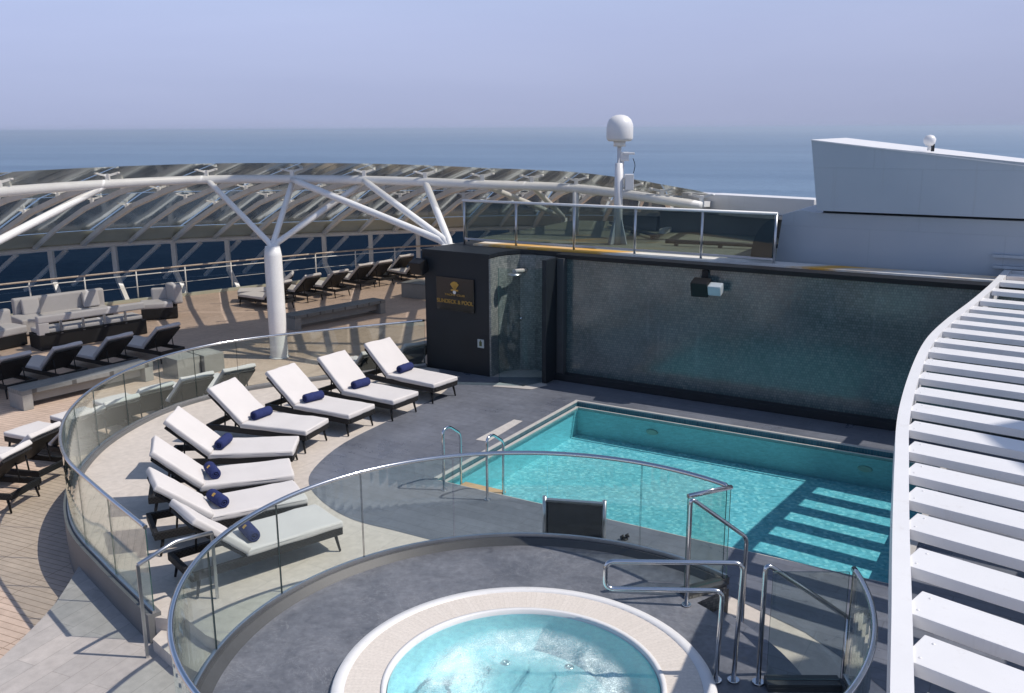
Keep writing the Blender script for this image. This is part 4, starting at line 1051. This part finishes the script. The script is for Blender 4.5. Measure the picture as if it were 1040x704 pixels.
# floodlight on the cabin corner
q = face(430, 270); q = CA + Vector((0, 0, q.z)) - fd * .05 + fn * .14
def flood(label, q, ang, tilt, lens_side):
    t = thing('floodlight', label, 'floodlight', q, ang)
    m4 = Matrix.Rotation(ang, 4, 'Z') @ Matrix.Rotation(tilt, 4, 'X')
    ax = lambda v: q + (m4 @ Vector(v).to_4d()).to_3d()
    mb = MB(); mb.box(ax((0, 0, 0)), (.34, .26, .30), M4=m4, bev=.025); mb.build('lamp_body', M['black'], t)
    mb = MB(); mb.beam(ax((0, .10, .0)), ax((0, .30, .10)), .08, .05); mb.box(ax((0, .26, .12)), (.12, .04, .24), ang); mb.build('bracket', M['black'], t)
    return t, ax, m4
flood('black floodlight on the left corner of the dark cabin', q, rz, R(20), 0)
# shower
sh = thing('shower', 'open shower with an overhead arm and a curved glass screen beside the cabin', 'shower', Vector((.2, 19.3, 0)))
gpath = cat_([P(507, 388, 0), P(518, 391, 0), P(531, 392.5, 0), P(543, 391, 0), P(551, 388, 0)], 5)
mb = MB(); mb.wall([(p.x, p.y) for p in gpath], .01, 2.5, .014, 1); mb.build('glass_screen', [mk_glass('shower_glass', (.88, .94, .94), .35), M['edgeglass']], sh)
mb = MB(); a = Vector((CB.x + .8, CB.y + .62, 2.28)); mb.tube([a, a + Vector((-.25, -.42, .05))], .05, 10); mb.build('arm', M['coping'], sh)
mb = MB(); mb.lathe([(.001, .05), (.03, .05), (.16, .02), (.16, 0), (.001, 0)], a + Vector((-.25, -.42, -.03)), 20); mb.build('shower_head', M['satin'], sh)
mb = MB(); mb.lathe([(.001, .03), (.05, .03), (.05, 0)], Vector((CB.x + .7, CB.y + .60, 1.2)), 12); mb.build('tap', M['steel'], sh)
# floor of the shower
mb = MB(); mb.sheet([(p.x, p.y) for p in [P(500, 393, 0), P(540, 396, 0), P(556, 392, 0), P(553, 388, 0), P(531, 393, 0), P(507, 389, 0)]], .012); struct('shower_sill', mb, M['coping'])

wl = thing('pool_wall', 'long dark glass mosaic wall behind the pool with a black coping', 'wall', S(-4, WV, 0))
mb = MB(); mb.box(S(-2.6, WV + .16, 1.335), (13.2, .30, 2.65), UANG); mb.build('mosaic_face', M['mosaic'], wl)
mb = MB(); mb.box(S(-2.6, WV + .13, 2.70), (13.24, .42, .09), UANG, .01); mb.build('coping', M['black'], wl)
mb = MB(); mb.box(S(-2.6, WV - .10, .08), (13.16, .22, .15), UANG, .01); mb.build('plinth', M['dark'], wl)
mb = MB(); mb.box(S(-9.20, WV - .30, 1.35), (.10, .62, 2.66), UANG, .006); mb.build('end_pier', M['dark'], wl)
mb = MB(); mb.box(S(-9.06, WV - .08, 1.35), (.16, .16, 2.64), UANG, .006); mb.build('end_trim', M['curb'], wl)
# floodlight on the wall
q = P(712, 292, 0); dd = ray(712, 292); o_ = Vector((0, 0, H)); tt = ((S(0, WV - .25) - o_).dot(VV)) / dd.dot(VV); q = o_ + dd * tt
fl_, ax, m4 = flood('black floodlight with a pale lens on the mosaic wall', q, UANG, R(18), 1)
mb = MB(); mb.box(ax((.30, -.02, .0)), (.26, .20, .20), M4=m4, bev=.03); mb.build('lens', m_plain('pale_lens', (.40, .45, .48), .25), fl_)

# upper deck
mb = MB(); mb.prism([(p.x, p.y) for p in [S(-9.1, WV + .34), S(9, WV + .34), S(9, 27), S(-6, 26.5), S(-12.6, 24.6), S(-12.6, WV + 1.72), S(-9.1, WV + 1.72)]], 2.3, ZR + .015)
struct('upper_deck', mb, M['roofdeck'])
mb = MB(); mb.box(S(-3.55, WV + .68, ZR + .06), (16.2, .52, .10), UANG, .01); struct('deck_waterway', mb, M['rustwhite'])
# fence
fz0, fz1 = ZR + .13, 3.72
fu = [-11.7]
fe = thing('glass_fence', 'straight glass fence with steel posts on the upper deck edge above the wall', 'fence', S(-8, WV + .62, ZR))
def wall_u(px, py, v):
    dd = ray(px, py); tt = (S(0, v) - o_).dot(VV) / dd.dot(VV); return (o_ + dd * tt).dot(UU), (o_ + dd * tt).z
us = [wall_u(px, 230, WV + .62)[0] for px in (471.5, 524, 583, 645, 713, 788)]
ztop = wall_u(620, 210, WV + .62)[1]
for u in us:
    mb = MB(); p = S(u, WV + .62); mb.tube([p + Vector((0, 0, ZR + .02)), p + Vector((0, 0, ztop))], .026, 10); mb.build('post', M['satin'], fe)
mb = MB(); mb.tube([S(us[0] - .05, WV + .62, ztop), S(us[-1] + .02, WV + .62, ztop)], .03, 10); mb.build('top_rail', M['whitesteel'], fe)
mb = MB(); mb.beam(S(us[0], WV + .62, ZR + .19), S(us[-1], WV + .62, ZR + .19), .04, .04); mb.build('bottom_rail', M['satin'], fe)
for u0, u1 in zip(us, us[1:]):
    mb = MB(); a, b = S(u0 + .04, WV + .62), S(u1 - .04, WV + .62); mb.wall([(a.x, a.y), (b.x, b.y)], ZR + .215, ztop - .03, .012, 1); mb.build('glass_panel', [mk_glass('fence_glass', (.57, .62, .61), 1.3), M['edgeglass']], fe)
# things on the upper deck
mz = ZR + .016
mp0 = P(627, 248, mz)
ms = thing('antenna_mast', 'white mast with a radome dome and equipment box on the upper deck', 'mast', mp0)
Ym = mp0.y
zz = lambda py: PY(627, py, Ym).z
mb = MB(); mb.tube([mp0 + Vector((0, 0, .004)), Vector((mp0.x, mp0.y, zz(205))), Vector((mp0.x, mp0.y, zz(166))), Vector((mp0.x, mp0.y, zz(165.5))), Vector((mp0.x, mp0.y, zz(149)))], [.115, .10, .095, .05, .05], 16); mb.build('pole', M['white'], ms)
mb = MB()
for k in range(4):
    a = R(45 + 90 * k); d = Vector((math.cos(a), math.sin(a), 0))
    q0 = mp0 + d * .08; mb.prism([(0, 0), (.3, 0), (.3, .01)], 0, .01) if False else None
    v = [q0 + Vector((0, 0, .01)), q0 + d * .20 + Vector((0, 0, .01)), q0 + Vector((0, 0, .72))]
    n_ = Vector((-d.y, d.x, 0)) * .015
    A = [mb.bm.verts.new(p + n_) for p in v]; B = [mb.bm.verts.new(p - n_) for p in v]
    mb.bm.faces.new(A); mb.bm.faces.new(list(reversed(B)))
    for i in range(3): mb.bm.faces.new((A[i], B[i], B[(i + 1) % 3], A[(i + 1) % 3]))
mb.build('base_gusset', M['super'], ms)
zb, zt2 = zz(143.5), zz(116.5); hh = zt2 - zb; rr = 13.2 * Ym / 930
mb = MB(); mb.lathe([(.001, 0), (rr * .84, 0), (rr * .96, hh * .06), (rr, hh * .12), (rr, hh * .52), (rr * .96, hh * .66), (rr * .82, hh * .82), (rr * .58, hh * .93), (rr * .3, hh * .985), (.001, hh)], (mp0.x, mp0.y, zb), 32); mb.build('radome', M['white'], ms)
mb = MB(); mb.lathe([(.001, -.12), (rr * .45, -.12), (rr * .45, 0), (.001, 0)], (mp0.x, mp0.y, zb), 20); mb.build('radome_neck', M['whitesteel'], ms)
mb = MB(); k = zz(160) - zz(170)
mb.box((mp0.x + .12, mp0.y, zz(159)), (.20, .12, zz(154) - zz(163)), 0, .01); mb.box((mp0.x + .22, mp0.y, zz(156)), (.26, .14, .05), 0, .01); mb.build('arm', M['white'], ms)
mb = MB(); mb.box((mp0.x + .08, mp0.y, (zz(165) + zz(190)) / 2), (.06, .06, zz(160) - zz(192)), 0); mb.build('side_bar', M['white'], ms)
mb = MB(); mb.box((mp0.x + .24, mp0.y, zz(185)), (.20, .22, zz(177) - zz(193)), 0, .015); mb.build('equipment_box', M['white'], ms)
mb = MB(); mb.tube(cat_([(mp0.x + .32, mp0.y, zz(161)), (mp0.x + .37, mp0.y, zz(168)), (mp0.x + .34, mp0.y, zz(176))], 5), .009, 6); mb.build('cable', M['black'], ms)
# pipes and boxes on the roof
for a, b, lab in (((620, 226, ), (668, 240), 'dark pipe run slanting across the upper deck by the mast'), ((676, 245), (790, 250), 'straight dark pipe run low on the upper deck')):
    p0, p1 = P(*a, mz + .1), P(*b, mz + .1); t = thing('deck_pipe', lab, 'pipe', (p0.x, p0.y, mz))
    mb = MB(); mb.tube([p0, p1], .05, 8); mb.build('pipe_run', M['pipe'], t)
    for k in (.1, .5, .9):
        q = p0.lerp(p1, k); mb = MB(); mb.box(q + Vector((0, 0, -.05)), (.08, .08, .1), UANG); mb.build('bracket', M['pipe'], t)
for (px, py, d_, lab, mt) in ((740, 236, (3.4, 1.2, .5), 'wide low grey casing on the upper deck behind the glass fence', 'curblight'), (652, 232, (1.2, .9, .35), 'small grey casing on the upper deck right of the mast', 'curblight')):
    p = P(px, py, mz); t = thing('deck_casing', lab, 'casing', p, UANG)
    mb = MB(); mb.box(p + Vector((0, 0, d_[2] / 2)), d_, UANG, .03); mb.build('casing_body', M[mt], t)
    mb = MB(); mb.box(p + Vector((0, 0, d_[2] + .02)), (d_[0] + .06, d_[1] + .06, .04), UANG, .01); mb.build('lid', M['pipe'], t)
p0, p1 = P(672, 238, mz), P(706, 226, mz)
t = thing('white_coaming', 'short white bar lying on the upper deck right of the mast', 'bar', p0); mb = MB(); mb.beam(p0 + Vector((0, 0, .07)), p1 + Vector((0, 0, .07)), .16, .12, bev=.01); mb.build('bar_body', M['white'], t)
# dark rounded screen at the end of the fence
u0, z_ = wall_u(762, 262, WV + .9); u1, _ = wall_u(786, 262, WV + .9); zt_ = wall_u(786, 222, WV + .9)[1]
ds = thing('wind_screen', 'dark quarter round glass wind screen at the right end of the fence', 'screen', S((u0 + u1) / 2, WV + .9, ZR))
mb = MB(); a_ = ZR + .14
prof = [(u1, a_), (u0, a_)] + [(u1 - (u1 - u0) * math.cos(R(90 * k / 10)), a_ + (zt_ - a_) * math.sin(R(90 * k / 10))) for k in range(1, 11)]
f1 = [S(u, WV + .90, z) for u, z in prof]; f2 = [S(u, WV + .94, z) for u, z in prof]
A = [mb.bm.verts.new(v) for v in f1]; B = [mb.bm.verts.new(v) for v in f2]; mb.bm.faces.new(A); mb.bm.faces.new(list(reversed(B)))
for i in range(len(A)): mb.bm.faces.new((A[i], B[i], B[(i + 1) % len(A)], A[(i + 1) % len(A)]))
mb.build('pane', m_plain('dark_glass', (.010, .034, .048), .5), ds)

# superstructure on the right
VS = WV + 1.3
def swp(px, py, v): u, z = wall_u(px, py, v); return S(u, v, z)
su = thing('superstructure', 'tall pale grey white superstructure block behind the mosaic wall', 'superstructure', S(2, VS, ZR))
def slab(name, pts, v0, v1, m, bev=0):
    mb = MB(); f1 = [S(u, v0, z) for u, z in pts]; f2 = [S(u, v1, z) for u, z in pts]
    A = [mb.bm.verts.new(v) for v in f1]; B = [mb.bm.verts.new(v) for v in f2]; mb.bm.faces.new(A); mb.bm.faces.new(list(reversed(B)))
    for i in range(len(A)): mb.bm.faces.new((A[i], B[i], B[(i + 1) % len(A)], A[(i + 1) % len(A)]))
    return mb.build(name, m, su)
uL, zL = wall_u(790, 222, VS); uB, _ = wall_u(830, 215, VS - .05); zT = wall_u(835, 216.5, VS)[1]
u_r = 9.0
uk, zk = wall_u(812, 213.5, VS)
slab('lower_block', [(uL, ZR + .02), (u_r, ZR + .02), (u_r, zT), (uB, zT), (uk, zk), (wall_u(795, 218, VS)[0], wall_u(795, 218, VS)[1])], VS, VS + 4, M['super'])
ua, za = wall_u(824, 143, VS - .18); ub, zb2 = wall_u(829.5, 214, VS - .18); uc, zc_ = wall_u(1040, 169, VS - .18)
slope = (zc_ - za) / (uc - ua)
slab('upper_block', [(ub, zT + .06), (u_r, zT + .06), (u_r, za + slope * (u_r - ua)), (ua, za)], VS - .18, VS + 3, M['super'])
slab('top_edge', [(ua - .01, za + .002), (u_r, za + slope * (u_r - ua) + .002), (u_r, za + slope * (u_r - ua) + .022), (ua - .01, za + .022)], VS - .20, VS + 3.02, M['white'])
slab('shadow_gap', [(ub + .05, zT - .0), (u_r, zT), (u_r, zT + .06), (ub + .05, zT + .06)], VS + .15, VS + 2.9, M['dark'])
for py in (261, 272):
    ug, zg = wall_u(1008, py, VS - .05)
    slab('ledge', [(ug, zg), (u_r, zg), (u_r, zg + .05), (ug, zg + .05)], VS - .10, VS + .02, M['super'])
ul, zl = wall_u(942, 158, VS + .4)
q = S(ul, VS + .5, za + slope * (ul - ua) + .05)
nl = thing('navigation_lamp', 'small white lamp on a short stalk on top of the superstructure', 'lamp', q)
zq = lambda py: PY(942, py, q.y).z
mb = MB(); mb.tube([q + Vector((0, 0, .002)), Vector((q.x, q.y, zq(146)))], .03, 8); mb.build('stalk', M['white'], nl)
mb = MB(); mb.lathe([(.001, -.09), (.06, -.09), (.10, -.04), (.11, .03), (.07, .09), (.001, .11)], (q.x, q.y, zq(143)), 16); mb.build('lamp_head', M['white'], nl)
mb = MB(); mb.box((q.x + .07, q.y, zq(150)), (.04, .06, .14), 0); mb.build('lamp_bracket', M['dark'], nl)
# white girder behind the fence
g0 = PY(700, 210, 25.0); g1 = PY(835, 208, 21.5)
gd = thing('roof_girder', 'long white flat girder running from the canopy to the superstructure', 'girder', g0)
zg = g1.z
mb = MB(); mb.beam(Vector((g0.x, g0.y, zg - .14)), g1 + Vector((0, 0, -.08)), .6, .42, bev=.02); mb.build('beam', M['white'], gd)
mb = MB(); mb.beam(Vector((g0.x, g0.y + .2, zg - .40)), g1 + Vector((0, .2, -.34)), 1.0, .08); mb.build('soffit', M['coping'], gd)
for tt in (.15, .85):
    q = Vector((g0.x, g0.y, zg)).lerp(g1, tt); mb = MB(); mb.tube([Vector((q.x, q.y + .2, mz)), Vector((q.x, q.y + .2, zg - .44))], .06, 10); mb.build('support', M['whitesteel'], gd)

# ------------------------------------------------------------------ pergola
PZ = 2.70
EP = [(904, 760), (904, 704), (905.5, 620), (906, 560), (907, 510), (908.5, 470), (912, 420), (925, 375), (940, 345), (960, 325), (985, 306), (1004, 290), (1018, 276), (1032, 262)]
ez = lambda py: PZ + (.10 if py < 300 else 0) + (.06 if py < 280 else 0)
ec = cat_([P(x, y, ez(y)) for x, y in EP], 8)
first = ec[0]
# run on behind the picture
ec = [first + (ec[0] - ec[4]) * 1.0 * k / 3 for k in (9, 6, 3)] + ec
pg = thing('pergola', 'white slatted pergola with a wavy edge beam on the right', 'pergola', (ec[len(ec) // 2].x + 2, ec[len(ec) // 2].y, 0))
# edge beam as band
mb = MB(); K = len(ec); nrm = []
for i in range(K):
    t = ec[min(i + 1, K - 1)] - ec[max(i - 1, 0)]; t.z = 0; t.normalize(); nrm.append(Vector((t.y, -t.x, 0)))
BW = .108
secs = []
for p, n_ in zip(ec, nrm):
    a = p; b = p + n_ * BW
    secs.append([mb.bm.verts.new(v) for v in (a, b, b - Vector((0, 0, .26)), a - Vector((0, 0, .26)))])
for s0_, s1_ in zip(secs, secs[1:]):
    for j in range(4): mb.bm.faces.new((s0_[j], s0_[(j + 1) % 4], s1_[(j + 1) % 4], s1_[j]))
mb.bm.faces.new(secs[0]); mb.bm.faces.new(list(reversed(secs[-1])))
mb.build('edge_beam', M['white'], pg)
# slats: stations along v
inner = [p + n_ * (BW + .002) for p, n_ in zip(ec, nrm)]
def at_v(v):
    for a, b in zip(inner, inner[1:]):
        va, vb = a.dot(VV), b.dot(VV)
        if (va - v) * (vb - v) <= 0 and va != vb: return a.lerp(b, (v - va) / (vb - va))
    return None
vs_ = [2.6, 3.15, 3.7, 4.25, 4.80, 5.32, 5.92, 6.50, 7.02, 7.57, 8.14, 8.75, 9.37, 10.0, 10.69]
while vs_[-1] < 20.6: vs_.append(vs_[-1] + .66)
for v in vs_:
    p = at_v(v)
    if p is None: continue
    ang = -45 + max(0, min(1, (v - 5) / 6)) * 9
    d = Vector((math.cos(R(ang)), math.sin(R(ang)), 0))
    L = 7.0; d = Matrix.Rotation(R(random.uniform(-.35, .35)), 3, 'Z') @ d; p = p + Vector((0, 0, random.uniform(-.006, .006)))
    mb = MB(); a = p + Vector((0, 0, -.075)) - d * .0; a.z = p.z - .05
    mb.beam(a, a + d * L, random.uniform(.302, .314), .075, bev=.006)
    for o1 in (-.09, .09):
        q = a + d * .07 + Vector((-d.y, d.x, 0)) * o1; mb.lathe([(.001, .004), (.007, .004), (.010, 0)], q + Vector((0, 0, .038)), 8)
    mb.build('slat', M['white'], pg)
for off in (3.2, 5.6):
    pts = [p + Vector((math.cos(R(-42)), math.sin(R(-42)), 0)) * off for p in ec[3::6]]
    mb = MB()
    for a, b in zip(pts, pts[1:]):
        mb.beam(a - Vector((0, 0, .27)), b - Vector((0, 0, .27)), .16, .22)
    mb.build('joist', M['white'], pg)
    for k in (1, 5, 9):
        if k < len(pts):
            q = pts[k]
            if q.dot(VV) > WV - .4: continue
            mb = MB(); mb.tube([(q.x, q.y, .006), (q.x, q.y, q.z - .36)], .07, 14); mb.build('post', M['white'], pg)

# ------------------------------------------------------------------ masts and awnings outside the view, invented and shaped to cast shade
AZ = 12.4
SH = Vector((.757, -.085, 0)) * (AZ - ZO); SH2 = Vector((.757, -.085, 0)) * (AZ - 2.7)
for (mx, my), lab, sh, q, ends in (
        ((22, 23), 'unseen mast added to shade the outer deck, with the long overhead awning, beyond the right picture edge', SH, [(x * 1.05, y * 1.05) for x, y in ((-13.4, 18.9), (-10.5, 17.8), (-7.5, 23.7), (-2.4, 29.6), (-3.5, 31.6), (-6.8, 28.2), (-9.8, 26.0))], ((5.0, 28.2), (2.4, 24.5))),
        ((23, 5.5), 'unseen mast added to shade the slats, with the small overhead awning, beside the pergola', SH2, ((4.0, 5.2), (9, 2.6), (10, 6.4), (5.2, 8.3), (4.3, 7.9), (4.75, 6.7)), ((12.6, 5.6),))):
    am = thing('shade_mast', lab, 'mast', (mx, my, 0))
    mb = MB(); mb.tube([(mx, my, .01), (mx, my, AZ + 3)], [.55, .35], 20); mb.build('pole', M['white'], am)
    mb = MB(); mb.prism([(p[0] + sh.x, p[1] + sh.y) for p in q], AZ, AZ + .12); mb.build('shade_awning', M['white'], am)
    for e in ends:
        mb = MB(); mb.beam(Vector((mx, my, AZ + .28)), Vector((*e, AZ + .22)), .22, .22); mb.build('added_boom', M['white'], am)

# ------------------------------------------------------------------ light, sky, camera
w = bpy.data.worlds.new('World'); sc.world = w; w.use_nodes = True
nt = w.node_tree; bg = nt.nodes['Background']
sky = nt.nodes.new('ShaderNodeTexSky'); sky.sky_type = 'NISHITA'; sky.sun_disc = False
SD = Vector((.757, -.085, 1.0)).normalized()
sky.sun_elevation = math.asin(SD.z); sky.sun_rotation = math.atan2(SD.x, SD.y)
sky.altitude = 0; sky.air_density = 1.0; sky.dust_density = 1.0; sky.ozone_density = 3.0

tc = nt.nodes.new('ShaderNodeTexCoord'); sx = nt.nodes.new('ShaderNodeSeparateXYZ'); nt.links.new(tc.outputs['Generated'], sx.inputs[0])
r_ = nt.nodes.new('ShaderNodeValToRGB'); cr = r_.color_ramp
cr.elements[0].position = 0.0; cr.elements[0].color = (2.95, 3.28, 4.75, 1)
cr.elements[1].position = .12; cr.elements[1].color = (3.55, 4.10, 6.1, 1)
nt.links.new(sx.outputs['Z'], r_.inputs[0])
hz_ = ramp(nt, sx.outputs['Z'], .10, .5, (1, 1, 1), (0, 0, 0))
mpw = N(nt, 'ShaderNodeMapping'); mpw.inputs['Scale'].default_value = (1.0, 1.0, 7.0); nt.links.new(tc.outputs['Generated'], mpw.inputs['Vector'])
hv = noise(nt, mpw.outputs[0], 1.7, 5, .55, .3)
hcol = mixc(nt, 1.0, r_.outputs[0], ramp(nt, hv, .30, .72, (.95, .955, .965), (1.05, 1.045, 1.03)), 'MULTIPLY')
sd_ = N(nt, 'ShaderNodeMath', operation='MULTIPLY_ADD'); nt.links.new(sx.outputs['X'], sd_.inputs[0]); sd_.inputs[1].default_value = -.5; sd_.inputs[2].default_value = .5
hcol = mixc(nt, 1.0, hcol, ramp(nt, sd_.outputs[0], .25, .8, (.95, .94, .94), (1.08, 1.09, 1.10)), 'MULTIPLY')
skc = mixc(nt, hz_, sky.outputs[0], hcol)
nt.links.new(skc, bg.inputs['Color']); bg.inputs['Strength'].default_value = .13
sl = bpy.data.lights.new('sun', 'SUN'); sl.energy = 4.0; sl.angle = R(.55); sl.color = (1.0, .93, .84)
so = bpy.data.objects.new('sun', sl); COL.objects.link(so); so.location = (20, -5, 30)
so.rotation_euler = SD.to_track_quat('Z', 'Y').to_euler()

HZ = True
if HZ:
    m, nt2, out2 = newmat('haze_air'); pv = nt2.nodes.new('ShaderNodeVolumePrincipled')
    pv.inputs['Density'].default_value = .00021; pv.inputs['Color'].default_value = (.70, .83, 1.0, 1); pv.inputs['Anisotropy'].default_value = .2
    nt2.links.new(pv.outputs[0], out2.inputs['Volume'])
    mb = MB(); mb.box((0, 6100, -16), (30400, 16600, 54)); hz_o = mb.build('haze', m); hz_o['kind'] = 'stuff'
cam = bpy.data.cameras.new('camera'); co = bpy.data.objects.new('camera', cam); COL.objects.link(co)
cam.sensor_width = 36; cam.lens = F / 1040 * 36; cam.clip_start = .1; cam.clip_end = 200000
fw = Vector((0, math.cos(TH), -math.sin(TH)))
q = fw.to_track_quat('-Z', 'Y').to_matrix().to_4x4()
co.matrix_world = Matrix.Translation((0, 0, H)) @ q @ Matrix.Rotation(RO, 4, 'Z')
sc.camera = co
sc.view_settings.view_transform = 'Standard'; sc.view_settings.look = 'None'; sc.view_settings.exposure = 0; sc.view_settings.gamma = 1
sc.cycles.max_bounces = 10; sc.cycles.transparent_max_bounces = 24; sc.cycles.glossy_bounces = 4; sc.cycles.diffuse_bounces = 3
sc.cycles.caustics_reflective = False; sc.cycles.caustics_refractive = False
sc.cycles.use_denoising = True
